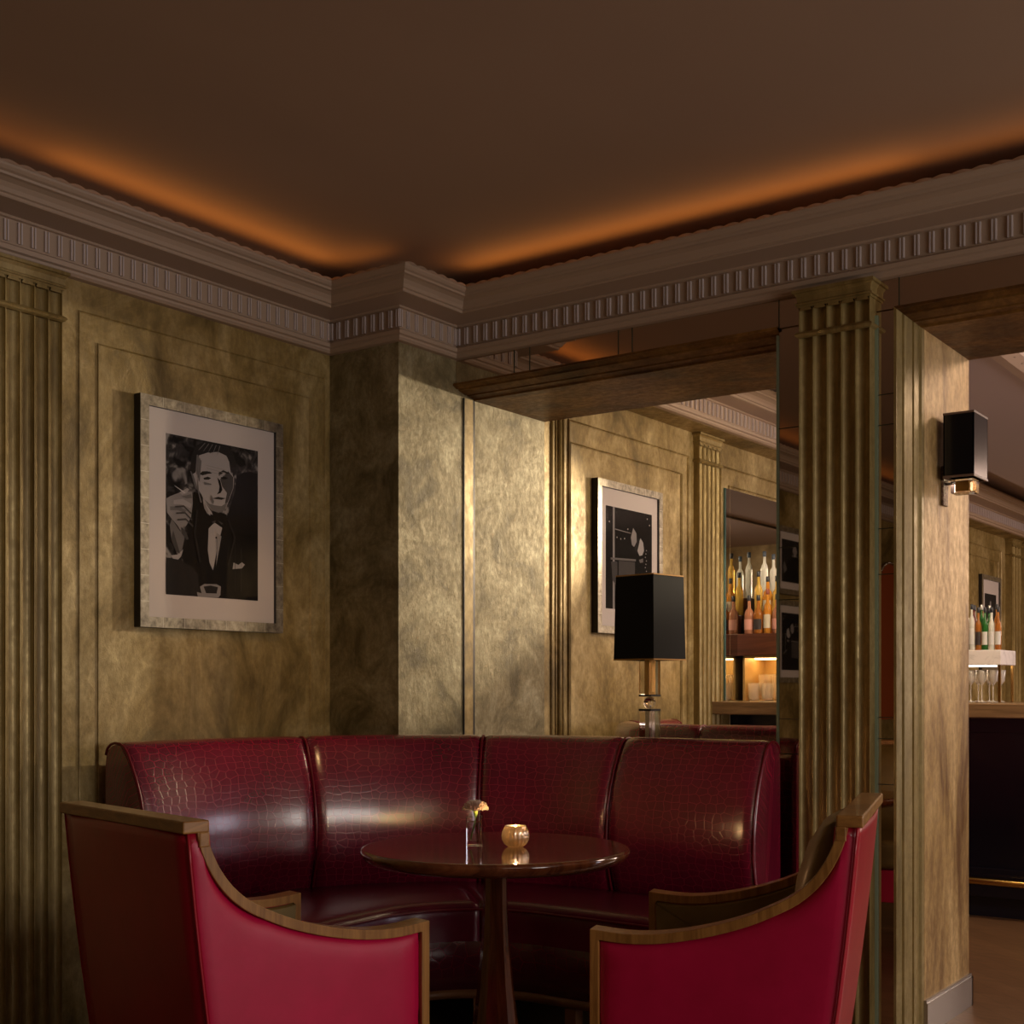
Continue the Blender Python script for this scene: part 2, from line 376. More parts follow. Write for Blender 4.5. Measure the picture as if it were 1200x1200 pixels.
# architraves stepping into the openings
AP = [(0,.503),(0,.478),(.007,.474),(.011,.434),(.019,.432),(.019,.423),(.013,.420),(.024,.376),(.032,.374),(.032,.366),(.027,.362),(.037,.342),(.037,.338),(.046,.338),(.048,.37)]
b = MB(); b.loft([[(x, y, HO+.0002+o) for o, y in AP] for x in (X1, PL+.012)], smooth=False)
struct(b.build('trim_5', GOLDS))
b = MB()
zz = HO
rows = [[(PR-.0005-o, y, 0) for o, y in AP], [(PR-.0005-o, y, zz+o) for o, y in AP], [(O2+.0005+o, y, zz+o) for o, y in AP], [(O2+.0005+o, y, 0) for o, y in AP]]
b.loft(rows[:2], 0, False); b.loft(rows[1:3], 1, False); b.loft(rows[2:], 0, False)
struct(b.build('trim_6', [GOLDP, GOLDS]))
# left reveal of the first opening : raised black strips standing in for groove shade, and the rear reeding
b = MB(); b.box((X1, .405, 0), (X1+.006, .409, HO)).box((X1, .470, 0), (X1+.003, .482, HO))
struct(b.build('trim_7', BLACKM))
b = MB(); b.box((X1, .410, 0), (X1+.006, .466, HO))
for y, r in ((1.055,.010),(1.09,.006),(1.118,.014),(1.150,.008)): b.lathe([(r,0),(r,2.53)], (X1, y, 0), 12)
struct(b.build('trim_8', GOLD))

# panel mouldings : thin beads in two nested rectangles
def panel(b, X, ya, yb, za, zb, wd=.007, pr=.004):
    rows = []
    for q, e in ((0, -.001), (0, pr), (wd*.35, pr*1.3), (wd*.7, pr*.5), (wd, pr*.5), (wd, -.001)):
        rows.append([(X+e, ya+q, za+q), (X+e, yb-q, za+q), (X+e, yb-q, zb-q), (X+e, ya+q, zb-q)])
    b.loft(rows, 0, False, closed=True)
b = MB(); panel(b, 0, -1.183, -.03, .5, 2.40); panel(b, 0, -1.109, -.109, .58, 2.307)
panel(b, 0, -3.5, -1.62, .5, 2.40); panel(b, 0, -3.42, -1.70, .58, 2.307)
struct(b.build('trim_9', GOLD))
b = MB(); panel(b, X1, 1.19, 2.36, .5, 2.397, .010, .008); panel(b, X1, 1.20, 2.285, .58, 2.294, .010, .008)
for y0, y1 in ((2.74, 5.4), (5.9, 8.4)): panel(b, X1, y0, y1, .5, 2.40, .012, .008); panel(b, X1, y0+.1, y1-.1, .58, 2.30, .012, .008)
struct(b.build('trim_10', GOLD))

# fluted pilasters (local : x along the wall, y out of the wall)
def pilaster(name, M, W, nf, H, proj=.045, label=None):
    b = MB(); pts = [(0, -.02), (0, proj)]; fw = W/nf
    for i in range(nf):
        x0 = i*fw+.0015; x1 = (i+1)*fw-.0015
        for k in range(13):
            a = PI*k/12; pts.append(((x0+x1)/2-(x1-x0)/2*math.cos(a), proj-.017*math.sin(a)))
    pts += [(W, proj), (W, -.02)]
    b.loft([[M @ Vector((x, y, z)) for x, y in pts] for z in (0, H-.055)], smooth=False)
    def ring(z0, z1, o, seg=None):
        b.box((-o, -.02, z0), (W+o, proj+o, z1), 0, M)
    # astragal
    b.loft([[M @ Vector(p) for p in ((-.008-q, -.02, z), (-.008-q, proj+.008+q, z), (W+.008+q, proj+.008+q, z), (W+.008+q, -.02, z))] for q, z in ((-.008, H-.160), (.0, H-.155), (.004, H-.149), (0, H-.143), (-.008, H-.138))], smooth=False)
    # flute heads
    for i in range(nf):
        xc = (i+.5)*fw; r = fw*.42; rows = []
        for k in range(7):
            a = PI*k/6; rows.append([M @ Vector((xc-r*math.cos(a), proj-.016, H-.052)), M @ Vector((xc-r*math.cos(a), proj+.003, H-.068-.012*0)), M @ Vector((xc-r*math.cos(a), proj+.003, H-.052-.014*(1-math.sin(a))))])
        b.loft(rows, smooth=False)
    ring(H-.058, H-.050, .004); ring(H-.050, H-.044, .010)
    b.loft([[M @ Vector(p) for p in ((-q, -.02, z), (-q, proj+q, z), (W+q, proj+q, z), (W+q, -.02, z))] for q, z in ((.010, H-.044), (.004, H-.040), (.006, H-.022), (.012, H-.012), (.018, H-.010), (.018, H))], smooth=False)
    return struct(b.build(name, GOLDP), label)
def M_left(X, y):   # wall facing +X, x runs along +Y
    return Matrix(((0, 1, 0, X), (1, 0, 0, y), (0, 0, 1, 0), (0, 0, 0, 1)))
def M_back(x, Y):   # wall facing -Y
    return Matrix(((1, 0, 0, x), (0, -1, 0, Y), (0, 0, 1, 0), (0, 0, 0, 1)))
pilaster('trim_11', M_back(1.880, Y1), .246, 5, 2.494, .052)
pilaster('trim_12', M_left(0, -1.52), .252, 5, 2.494, .035)
pilaster('trim_13', M_left(X1, 2.425), .25, 5, 2.529, .035)
pilaster('trim_14', M_left(X1, 5.52), .25, 5, 2.529, .035)
pilaster('trim_15', M_left(X1, 8.55), .30, 3, 2.529, .06)
pilaster('trim_16', M_left(X1, 9.1), .30, 3, 2.529, .06)
# steel skirting of the pier
b = MB(); b.box((PR, .50, 0), (PR+.012, YB+.012, .105)).box((PR-.1, YB, 0), (PR+.012, YB+.012, .105)).box((PR, .50, .105), (PR+.008, YB+.008, .115))
struct(b.build('baseboard_pier', mat('steel', (.5,.47,.45), .3, .9)))
struct(MB().box((0, YF, 0), (.015, -1.54, .14)).build('baseboard_left', GOLDP))
# half-height sofa wall under the first opening
b = MB(); b.box((X1, .42, 0), (PL+.012, .92, .90)); struct(b.build('wall_back_half', GOLD))
struct(MB().box((X1, .40, .90), (PL+.012, .93, .93)).build('trim_17', wood('ledge_wood', (.12,.05,.02), (.2,.1,.04))))

# mirrors beside the pilaster and above the openings
def mirror(name, x0, x1, z0, z1, jx=(), jz=(), label='', edge=False):
    t_ = tag(MB().box((x0, Y1+.001, z0), (x1, Y1+.011, z1)).build(name, MIRROR), label, 'mirror', None)
    b = MB()
    for x in jx: MB().box((x-.0016, Y1-.0008, z0), (x+.0016, Y1+.002, z1)).build('joint', JOINT, t_)
    for z in jz: MB().box((x0, Y1-.0008, z-.0014), (x1, Y1+.002, z+.0014)).build('joint', JOINT, t_)
    return t_
m1 = mirror('mirror_strip', PL+.010, 1.880, 0, HO+.04, (), (1.46, 1.64, .93, 1.05, 2.05), 'narrow tinted mirror strip left of the fluted pilaster')
MB().box((PL+.002, Y1-.004, 0), (PL+.010, Y1+.012, HO+.02)).build('edge_bead', EDGE, m1)
m2 = mirror('mirror_strip', 2.126, 2.203, 0, HO+.04, (), (.84, .99, 1.06, 1.53, 1.68, 2.02, 2.12), 'narrow tinted mirror strip between fluted pilaster and right-hand doorway')
MB().box((2.126, Y1-.006, 0), (2.136, Y1+.001, HO+.03)).build('edge_bead', EDGE, m2)
mirror('mirror_band', X1+.001, 1.880, HO+.045, 2.4945, (.66, .735, 1.14, 1.20, 1.785), (), 'long mirror band under the cornice above the first opening')
mirror('mirror_band', 2.126, XR-.01, HO+.045, 2.4945, (2.205, 3.3, 3.4), (), 'mirror band under the cornice above the right-hand doorway')

# ================================================================== BANQUETTES
def path_pts(segs, n_arc=24):
    """segs: ('L', p, q) or ('A', c, r, a0, a1) -> list of (point, outward normal, arclength)"""
    out = []; s = 0
    for sg in segs:
        if sg[0] == 'L':
            p, q = Vector(sg[1]), Vector(sg[2]); nrm = Vector(sg[3]); k = max(2, int((q-p).length/.03))
            pts = [(p+(q-p)*i/k, nrm) for i in range(k+1)]
        elif sg[0] == 'E':
            c, ea, eb = Vector(sg[1]), sg[2], sg[3]; k = 48; pts = []
            for i in range(k+1):
                a = PI-PI/2*i/k; pts.append((c+Vector((ea*math.cos(a), eb*math.sin(a))), Vector((math.cos(a)/ea, math.sin(a)/eb)).normalized()))
        else:
            c, r, a0, a1 = Vector(sg[1]), sg[2], sg[3], sg[4]; k = max(n_arc, 2)
            pts = []
            for i in range(k+1):
                a = a0+(a1-a0)*i/k; d = Vector((math.cos(a), math.sin(a))); pts.append((c+d*r, d))
        for p, nrm in pts:
            if out and (p-out[-1][0]).length < 1e-4: continue
            if out: s += (p-out[-1][0]).length
            out.append((p, nrm, s))
    return out
def sample(P, s):
    for i in range(len(P)-1):
        if P[i+1][2] >= s-1e-9:
            a, b_ = P[i], P[i+1]; t_ = (s-a[2])/max(1e-9, b_[2]-a[2])
            return a[0].lerp(b_[0], t_), a[1].lerp(b_[1], t_).normalized()
    return P[-1][0], P[-1][1]
def uvloft(name, rows, us, vs, mats, parent, closed_end=True):
    me = bpy.data.meshes.new(name); n = len(rows[0]); V = [tuple(p) for r in rows for p in r]; F = []
    for i in range(len(rows)-1):
        for j in range(n-1): F.append((i*n+j, i*n+j+1, (i+1)*n+j+1, (i+1)*n+j))
    nf = len(F)
    if closed_end: F.append(tuple(range(n))[::-1]); F.append(tuple((len(rows)-1)*n+j for j in range(n)))
    me.from_pydata(V, [], F); me.update(); uv = me.uv_layers.new(name='UVMap')
    for p in me.polygons:
        p.use_smooth = p.index < nf
        for li in p.loop_indices:
            vi = me.loops[li].vertex_index; uv.data[li].uv = (us[vi//n], vs[vi % n])
    bm = bmesh.new(); bm.from_mesh(me); bmesh.ops.recalc_face_normals(bm, faces=bm.faces); bm.to_mesh(me); bm.free()
    return link(name, me, mats, parent)
BACKPROF = [(.045,.40),(.020,.46),(-.002,.53),(-.012,.60),(-.012,.67),(-.002,.74),(.016,.81),(.040,.87),(.064,.915),(.080,.945),(.098,.966),(.120,.978),(.145,.980),(.168,.975),(.185,.962),(.194,.94),(.198,.90),(.20,.40)]
def arclen(pr):
    o = [0]
    for a, b_ in zip(pr, pr[1:]): o.append(o[-1]+math.hypot(b_[0]-a[0], b_[1]-a[1]))
    return o
def banquette(loc_name, label, J, Fp, seams, H=.98):
    """J: junction path (seat meets back), Fp: seat front path of same parameter 0..1"""
    root = empty(loc_name, label, 'banquette', (0, 0, 0))
    Lj = J[-1][2]; Lf = Fp[-1][2]; vs = arclen(BACKPROF)
    cuts = [0]+seams+[1]
    for a, b_ in zip(cuts, cuts[1:]):
        k = max(10, int((b_-a)*Lj/.022)); rows = []; us = []
        for i in range(k+1):
            f = i/k; s = (a+(b_-a)*f)*Lj; p, n = sample(J, s); e = min(f, 1-f)*(b_-a)*Lj
            pin = .016*math.exp(-(e/.014)**1.2)
            row = []
            for d, z in BACKPROF:
                dd = d+pin if d < .1 else d
                zz = z-pin*.7 if z > .93 else z
                row.append((p.x+n.x*dd, p.y+n.y*dd, zz*H/.98))
            rows.append(row); us.append(s)
        uvloft('backrest', rows, us, vs, CROC, root)
    # piping along the seams and at both ends
    for c in cuts:
        p, n = sample(J, c*Lj); tn = Vector((-n.y, n.x)); off = (.0 if 0 < c < 1 else (.004 if c == 1 else -.004))
        pts = [(p.x+n.x*(d+.008)+tn.x*off, p.y+n.y*(d+.008)+tn.y*off, z*H/.98-.004) for d, z in BACKPROF[:-2]]
        MB().tube(pts, .0045).build('piping', PIPE, root)
    # seat cushions
    SP = [(0,.335),(0,.40),(.0,.425),(.006,.443),(.022,.455),(.06,.461),(.16,.466),(.30,.462),(.42,.452),(1,.44)]
    sc = [0, .5, 1]
    for a, b_ in zip(sc, sc[1:]):
        k = 30; rows = []; us = []
        for i in range(k+1):
            f = a+(b_-a)*i/k; jp, jn = sample(J, f*Lj); fp, fn = sample(Fp, f*Lf); jp = jp+jn*.03
            D = (jp-fp); L = D.length; D = D/L; row = []
            for q, z in SP:
                dist = q if q < 1 else L
                dist = min(dist, L)
                row.append((fp.x+D.x*dist, fp.y+D.y*dist, z))
            row += [(jp.x, jp.y, .335)]
            rows.append(row); us.append(f*Lf)
        uvloft('seat_cushion', rows, us, [0, .06,.09,.12,.14,.18,.28,.42,.54,.8,.9], SEATL, root)
    pts = []
    for i in range(61):
        fp, fn = sample(Fp, i/60*Lf); pts.append((fp.x-fn.x*.002, fp.y-fn.y*.002, .438))
    MB().tube(pts, .004).build('piping', PIPE, root)
    # upholstered base panel and wooden plinth rail
    def strip(name, d, z0, z1, m, th=.03, uvm=False):
        rows = []; us = []
        for i in range(61):
            f = i/60; fp, fn = sample(Fp, f*Lf)
            rows.append([(fp.x+fn.x*(d+th), fp.y+fn.y*(d+th), z0), (fp.x+fn.x*d, fp.y+fn.y*d, z0), (fp.x+fn.x*(d-.006), fp.y+fn.y*(d-.006), (z0+z1)/2), (fp.x+fn.x*d, fp.y+fn.y*d, z1), (fp.x+fn.x*(d+th), fp.y+fn.y*(d+th), z1), (fp.x+fn.x*(d+th), fp.y+fn.y*(d+th), z0)]); us.append(f*Lf)
        return uvloft(name, rows, us, [0,.03,.13,.23,.26,.5], m, root)
    strip('base_panel', .012, .176, .42, CROCF)
    strip('plinth_rail', .006, .148, .176, PLINTH, .04)
    for f in (.02, .30, .5, .72, .98):
        fp, fn = sample(Fp, f*Lf); M = Matrix.Translation((fp.x+fn.x*.03, fp.y+fn.y*.03, 0)) @ Matrix.Rotation(math.atan2(fn.y, fn.x), 4, 'Z')
        MB().box((-.02, -.02, 0), (.02, .02, .148), 0, M).build('leg', PLINTH, root)
        jp, jn = sample(J, f*Lj); M = Matrix.Translation((jp.x+jn.x*.12, jp.y+jn.y*.12, 0)) @ Matrix.Rotation(math.atan2(jn.y, jn.x), 4, 'Z')
        MB().box((-.02, -.02, 0), (.02, .02, .148), 0, M).build('leg', PLINTH, root)
    # carcass under the seat with closed ends
    rows = []
    for i in range(61):
        f = i/60; fp, fn = sample(Fp, f*Lf); jp, jn = sample(J, f*Lj)
        rows.append([(fp.x+fn.x*.045, fp.y+fn.y*.045, .15), (fp.x+fn.x*.045, fp.y+fn.y*.045, .332), (jp.x+jn.x*.02, jp.y+jn.y*.02, .332), (jp.x+jn.x*.02, jp.y+jn.y*.02, .40), (jp.x+jn.x*.195, jp.y+jn.y*.195, .40), (jp.x+jn.x*.195, jp.y+jn.y*.195, .15)])
    MB().loft(rows, 0, False, closed=True, caps=True).build('carcass', leather('burgundy_side_leather', (.05,.003,.01), (.07,.004,.012)), root)
    return root
cc = (1.14, -.78)
J = path_pts([('L', (.27, -1.13), (.27, -.96), (-1, 0)), ('E', (1.14, -.96), .87, 1.05), ('L', (1.14, .09), (1.82, .09), (0, 1))], 40)
Fr = path_pts([('L', (.95, -1.13), (.95, -.75), (-1, 0)), ('A', (1.30, -.75), .35, PI, PI/2), ('L', (1.30, -.40), (1.82, -.40), (0, 1))], 30)
banquette('curved_banquette', 'large curved banquette in burgundy crocodile leather fitted into the corner', J, Fr, [.29, .545, .76])
J2 = path_pts([('L', (1.72, 1.30), (.95, 1.30), (0, -1)), ('A', (.95, 1.60), .30, -PI/2, -PI), ('L', (.65, 1.60), (.65, 1.95), (-1, 0))], 24)
F2 = path_pts([('L', (1.72, 1.85), (1.35, 1.85), (0, -1)), ('A', (1.35, 1.90), .05, -PI/2, -PI), ('L', (1.30, 1.90), (1.30, 1.95), (-1, 0))], 12)
banquette('curved_banquette', 'burgundy banquette in the bar room behind the table lamp, only its top showing', J2, F2, [.4, .75], 1.0)

# ================================================================== ARMCHAIRS
# side outline, s forward from the back face, z up
TOP = [(.046,.882),(.052,.845),(.064,.812),(.082,.778),(.108,.744),(.145,.712),(.19,.687),(.25,.660),(.32,.637),(.39,.620),(.46,.609),(.53,.606),(.61,.612)]
def spline(P, k=3):
    out = []
    for i in range(len(P)-1):
        a, b_, c_, d = P[max(i-1,0)], P[i], P[i+1], P[min(i+2,len(P)-1)]
        for j in range(k):
            t_ = j/k; out.append(tuple(.5*((2*b_[q])+(-a[q]+c_[q])*t_+(2*a[q]-5*b_[q]+4*c_[q]-d[q])*t_*t_+(-a[q]+3*b_[q]-3*c_[q]+d[q])*t_**3) for q in (0,1)))
    return out+[P[-1]]
TOP = spline(TOP)
def back_x(z): # leaning, slightly curved rear face
    q = max(0, (.885-z)); return .004+.085*q+.06*q*q
def armchair(label):
    W = .605; r = empty('armchair', label, 'armchair', group='crimson armchairs at the round table')
    for sgn in (-1, 1):
        # upholstered side panel (outer face crimson)
        yo = sgn*W/2; yi = sgn*(W/2-.045)
        up = [(min(s-.010 if i < 18 else s, .588), z-.020) for i, (s, z) in enumerate(TOP)]
        cols = [(0, .863), (.012, .863), (.03, .863)]
        for s, z in up:
            g = (s-back_x(z))/(.588-back_x(z)); cols.append((max(g, cols[-1][0]+.002), z))
        cols += [(.985, up[-1][1]), (1, up[-1][1])]
        cols.sort(); rows = []
        for g, zt in cols:
            ro = []
            for k in range(25):
                z = .14+(zt-.14)*(k/24)**.8; x = back_x(z)+g*(.588-back_x(z))
                e = min(z-.14+.02, (zt-z)*.8, g*(.588-back_x(z)), (1-g)*(.588-back_x(z)))
                ro.append((x, yo-sgn*.012*math.exp(-e/.012)+sgn*.003, z))
            rows.append(ro+[(q[0], yi, q[2]) for q in ro[::-1]])
        MB().loft(rows, 0, True, closed=True, caps=True).build('side_panel', [RED], r)
        b2 = MB()
        ins = [(s, z) for s, z in up]+[(.575, .30)]+[(.07, .30)]
        b2.prism(ins, lambda x, z: (x, yi-sgn*.001, z-.004), lambda x, z: (x, yi-sgn*.018, z-.008)).build('inner_arm_pad', OLIVE, r, .006, 3)
        # wood band over the arm and down its front edge
        path = [(s, z) for s, z in TOP]; inner = []
        band = path+[(.61, .10)]
        P2 = [Vector(p) for p in band]; rows = []
        for i, p in enumerate(P2):
            a = P2[max(i-1, 0)]; c = P2[min(i+1, len(P2)-1)]
            if 0 < i < len(P2)-1:
                n1 = (p-a).normalized(); n2 = (c-p).normalized(); m1_ = Vector((n1.y, -n1.x)); m2_ = Vector((n2.y, -n2.x)); mm = m1_+m2_; q = mm/max(.3, mm.dot(m1_))
            else:
                d = (c-a).normalized(); q = Vector((d.y, -d.x))
            if q.y > 0 or (q.x > 0): q = q
            e = p+q*.022
            if (i < len(P2)-2 and e.y > p.y): e = p-q*.022
            if i >= len(P2)-2: e = Vector((p.x-.022, p.y-(.022 if i == len(P2)-2 else 0)))
            y0, y1_ = sgn*(W/2+.004), sgn*(W/2-.052)
            rows.append([(p.x, y0, p.y), (p.x, y1_, p.y), (e.x, y1_, e.y), (e.x, y0, e.y)])
        MB().loft(rows, 0, False, closed=True, caps=True).build('arm_rail', OAK, r, .003, 2)
        # seam piping at the rear edge
        MB().tube([(back_x(z)+.001, sgn*(W/2+.001), z) for z in (.14,.25,.36,.48,.6,.7,.8,.862)], .0028).build('piping', PIPER, r)
        for x0 in (.03, .565):
            MB().loft([[(x0+.03+q*a, sgn*(W/2-.027)+q*b_, z) for a, b_ in ((-1,-1),(1,-1),(1,1),(-1,1))] for q, z in ((.014, 0), (.021, .15))], 0, False, closed=True, caps=True).build('leg', OAK, r)
    # back panel outside : gently bowed crimson leather
    rows = []
    for z in (.14,.25,.36,.48,.6,.7,.8,.84,.862):
        rows.append([(back_x(z)-.012*math.sin(PI*k/12)**.7, -W/2+.003+(W-.006)*k/12, z) for k in range(13)]+[(back_x(z)+.05, W/2-.003, z), (back_x(z)+.05, -W/2+.003, z)])
    b = MB(); b.loft(rows, 0, True, closed=True, caps=True); b.build('back_panel', REDB, r)
    # top rail
    MB().box((-.006, -W/2-.006, .862), (.052, W/2+.006, .888)).build('top_rail', OAKX, r, .004, 3)
    for sgn in (-1, 1):
        y0, y1_ = sorted((sgn*(W/2+.006), sgn*(W/2-.054)))
        MB().box((.030, y0, .832), (.053, y1_, .864)).build('corner_block', OAKX, r, .003, 2)
    # olive inner back cushion, bulging forward
    rows = []
    for z, e in ((.40,0),(.44,.8),(.52,1),(.62,1),(.72,.95),(.80,.75),(.85,.45),(.866,.1)):
        rows.append([(back_x(z)+.055, -W/2+.055, z)]+[(back_x(z)+.055+(.10*e)*math.sin(PI*k/14)**.35, -W/2+.055+(W-.11)*k/14, z) for k in range(15)]+[(back_x(z)+.055, W/2-.055, z)])
    MB().loft(rows, 0, True, closed=True, caps=True).build('back_cushion', OLIVE, r)
    MB().box((.10, -W/2+.064, .30), (.60, W/2-.064, .44)).build('seat', OLIVE, r, .03, 4)
    MB().box((.06, -W/2+.04, .15), (.600, W/2-.04, .30)).build('seat_rail', RED, r, .004)
    return r
ch = armchair('left armchair, dark back towards the camera, oak-edged crimson side')
ch.location = (1.286, -2.001, 0); ch.rotation_euler = (0, 0, math.atan2(.978, .208)); ch.scale = (1.033, .985, 1.0)
dup(ch, (2.559, -.855, 0), math.atan2(-.278, -.9605), 'right armchair, seen from its side, beside the pilaster, olive inside showing', None, (.975, 1.018, 1.0))

# ================================================================== ROUND TABLE AND WHAT STANDS ON IT
def round_table(label, loc):
    t_ = empty('round_table', label, 'table', loc)
    b = MB(); b.lathe([(.0,.655),(.32,.656),(.355,.660),(.376,.670),(.386,.683),(.387,.692),(.383,.698),(.377,.700),(.3755,.70002),(.37,.70002),(.0,.70002)], n=96); b.build('table_top', MAHOGT, t_)
    b = MB(); rows = []
    for z, q in ((.03,.115),(.06,.100),(.12,.080),(.20,.064),(.30,.052),(.42,.041),(.54,.035),(.63,.034),(.656,.038)):
        rows.append([(q*math.cos(2*PI*k/12+.2), q*math.sin(2*PI*k/12+.2), z) for k in range(12)])
    b.loft(rows, 0, False, closed=True, caps=True); b.build('pedestal', MAHOG, t_, .003, 2)
    MB().lathe([(.0,0),(.235,0),(.24,.006),(.235,.016),(.12,.030),(0,.032)], n=48).build('base', MAHOG, t_)
    return t_
TC = (1.428, -.805, 0)
round_table('round polished mahogany pedestal table between banquette and armchairs', TC)
# glass vase with a carnation
vx, vy = 1.358, -.812
v = empty('flower_vase', 'small square clear glass vase holding the carnation', 'vase', (vx, vy, .7002), math.radians(35.8))
b = MB(); h = .084; a = .0235; i_ = .0195
o_ = [(-a,-a),(a,-a),(a,a),(-a,a)]; q_ = [(-i_,-i_),(i_,-i_),(i_,i_),(-i_,i_)]
b.add([(x,y,0) for x,y in o_]+[(x,y,h) for x,y in o_]+[(x,y,h) for x,y in q_]+[(x,y,.012) for x,y in q_],
      [(3,2,1,0)]+[(k,(k+1)%4,4+(k+1)%4,4+k) for k in range(4)]+[(4+k,4+(k+1)%4,8+(k+1)%4,8+k) for k in range(4)]+[(8+k,8+(k+1)%4,12+(k+1)%4,12+k) for k in range(4)]+[(12,13,14,15)])
b.build('vase_body', GLASS, v, .0008, 1)
MB().box((-.0193,-.0193,.0125), (.0193,.0193,.068)).build('water', WATER, v)
fl = empty('carnation', 'pale pink carnation standing in the square glass vase', 'flower', (vx, vy, .70))
MB().tube([(-.010,-.006,.016),(-.005,-.003,.04),(.002,.0,.068),(.003,.001,.090)], [.0022,.0025,.0025,.003], 8).build('stem', STEM, fl)
MB().lathe([(.001,.080),(.0045,.084),(.0065,.092),(.0075,.100),(.006,.104)], (.003,.001,0), 12).build('calyx', STEM, fl)
b = MB()
for ly, (nn, el, L) in enumerate(((12,.30,.034),(12,.55,.033),(11,.82,.031),(9,1.1,.029),(7,1.38,.027))):
    for k in range(nn):
        a = 2*PI*k/nn+ly*.4+random.uniform(-.1,.1); e = el+random.uniform(-.1,.1); rows = []
        for i in range(5):
            f = i/4; rr = 1.12*L*f*math.cos(e); zz = .098+1.12*L*f*math.sin(e)+.003*math.sin(f*3); w_ = .003+.0085*f; row = []
            for j in range(7):
                g = j/6-.5; fz = (.0045 if j % 2 else -.0030)*f*f
                x = rr*math.cos(a)-g*2*w_*math.sin(a); y = rr*math.sin(a)+g*2*w_*math.cos(a); row.append((.003+x, .001+y, zz+fz+(-.002*abs(g)*2 if i == 4 else 0)))
            rows.append(row)
        b.loft(rows, 0, True)
b.build('petals', PETAL, fl)
# silver tealight holder
cx_, cy_ = 1.478, -.775
c = empty('candle_holder', 'round ribbed silver glass candle holder glowing on the table', 'candle holder', (cx_, cy_, .7002))
b = MB(); rows = []; n = 72
pr = [(.012,.0),(.022,.001),(.031,.008),(.0365,.020),(.038,.032),(.0365,.045),(.033,.055),(.030,.061),(.0292,.0612),(.0318,.054),(.0350,.045),(.0365,.032),(.035,.021),(.029,.010),(.018,.005),(.001,.004)]
for i, (q, z) in enumerate(pr):
    am = .0026*math.sin(PI*min(1, max(0, z/.058))) if i < 8 else 0
    rows.append([((q+am*math.cos(18*2*PI*k/n))*math.cos(2*PI*k/n), (q+am*math.cos(18*2*PI*k/n))*math.sin(2*PI*k/n), z) for k in range(n)])
b.loft(rows, 0, True, closed=True, caps=True); b.build('holder', SILV, c)
ca = empty('tealight', 'lit tealight inside the ribbed silver holder', 'candle', (cx_, cy_, .7075))
MB().lathe([(0,.0),(.018,.0),(.019,.002),(.019,.032),(.0,.033)], n=24).build('wax', WAX, ca)
MB().lathe([(.0005,.034),(.004,.038),(.0048,.043),(.003,.050),(.0004,.056)], n=12).build('flame', FLAME, ca)
point('tealight_glow', (cx_, cy_, .766), 2.6, (1,.52,.22), .004); point('tealight_glow_inside', (cx_, cy_, .751), 11, (1,.66,.36), .004)

# ================================================================== TABLE LAMP AND WALL SCONCE
L = empty('table_lamp', 'table lamp with square black shade and crystal stem behind the banquette', 'lamp', (1.09, .68, .93), math.radians(35.8+45))
def square_ring(a, c, w_, z0, z1):
    rows = []
    for q, z in ((0, z0), (0, z1), (w_, z1), (w_, z0)):
        rows.append([(a[0]+q, a[1]+q, z), (c[0]-q, a[1]+q, z), (c[0]-q, c[1]-q, z), (a[0]+q, c[1]-q, z)])
    rows.append(rows[0]); return MB().loft(rows, 0, False, closed=True)
def shade(root, s, h, z0, taper=.94, name='lamp_shade'):
    b = MB(); t_ = .003
    o0 = [(-s,-s),(s,-s),(s,s),(-s,s)]; k = taper
    vs = [(x,y,z0) for x,y in o0]+[(x*k,y*k,z0+h) for x,y in o0]+[(x*k-t_*(1 if x>0 else -1),y*k-t_*(1 if y>0 else -1),z0+h) for x,y in o0]+[(x-t_*(1 if x>0 else -1),y-t_*(1 if y>0 else -1),z0) for x,y in o0]
    fs = []
    for r_ in range(4):
        for j in range(4): fs.append((r_*4+j, r_*4+(j+1)%4, ((r_+1)%4)*4+(j+1)%4, ((r_+1)%4)*4+j))
    b.add(vs, fs); sh = b.build(name, BLACKSH, root)
    for kk, z in ((1.0, z0), (k, z0+h-.004)):
        q = s*kk+.0012; i_ = q-.004
        square_ring((-q, -q), (q, q), .004, z, z+.005).build('shade_trim', GOLDT, sh)
    return sh
shade(L, .101, .335, .335)
MB().box((-.075,-.075,0), (.075,.075,.014)).build('lamp_base', BLACKM, L, .002)
b = MB(); b.box((-.030,-.030,.014), (.030,.030,.135)); b.build('lower_column', ACRY, L, .001)
MB().box((-.010,-.010,.0145), (.010,.010,.1345)).build('lower_rod', CHROME, L)
MB().box((-.031,-.031,.135), (.031,.031,.143)).build('collar', BLACKM, L)
MB().lathe([(.001,0),(.010,.0015),(.017,.006),(.0225,.014),(.0245,.0235),(.0225,.033),(.017,.041),(.010,.0455),(.001,.047)], (0,0,.144), 32).build('crystal_ball', glass('crystal', (.98,.95,.92), 0, 1.52), L)
MB().box((-.031,-.031,.192), (.031,.031,.200)).build('collar', BLACKM, L)
MB().box((-.030,-.030,.200), (.030,.030,.345)).build('upper_column', ACRY, L, .001)
MB().box((-.012,-.012,.2005), (.012,.012,.3445)).build('upper_rod', BRASS, L)
MB().lathe([(.001,.35),(.020,.37),(.028,.40),(.020,.43),(.001,.445)], n=16).build('bulb', mat('bulb_glass', (.6,.5,.4), .3), L)

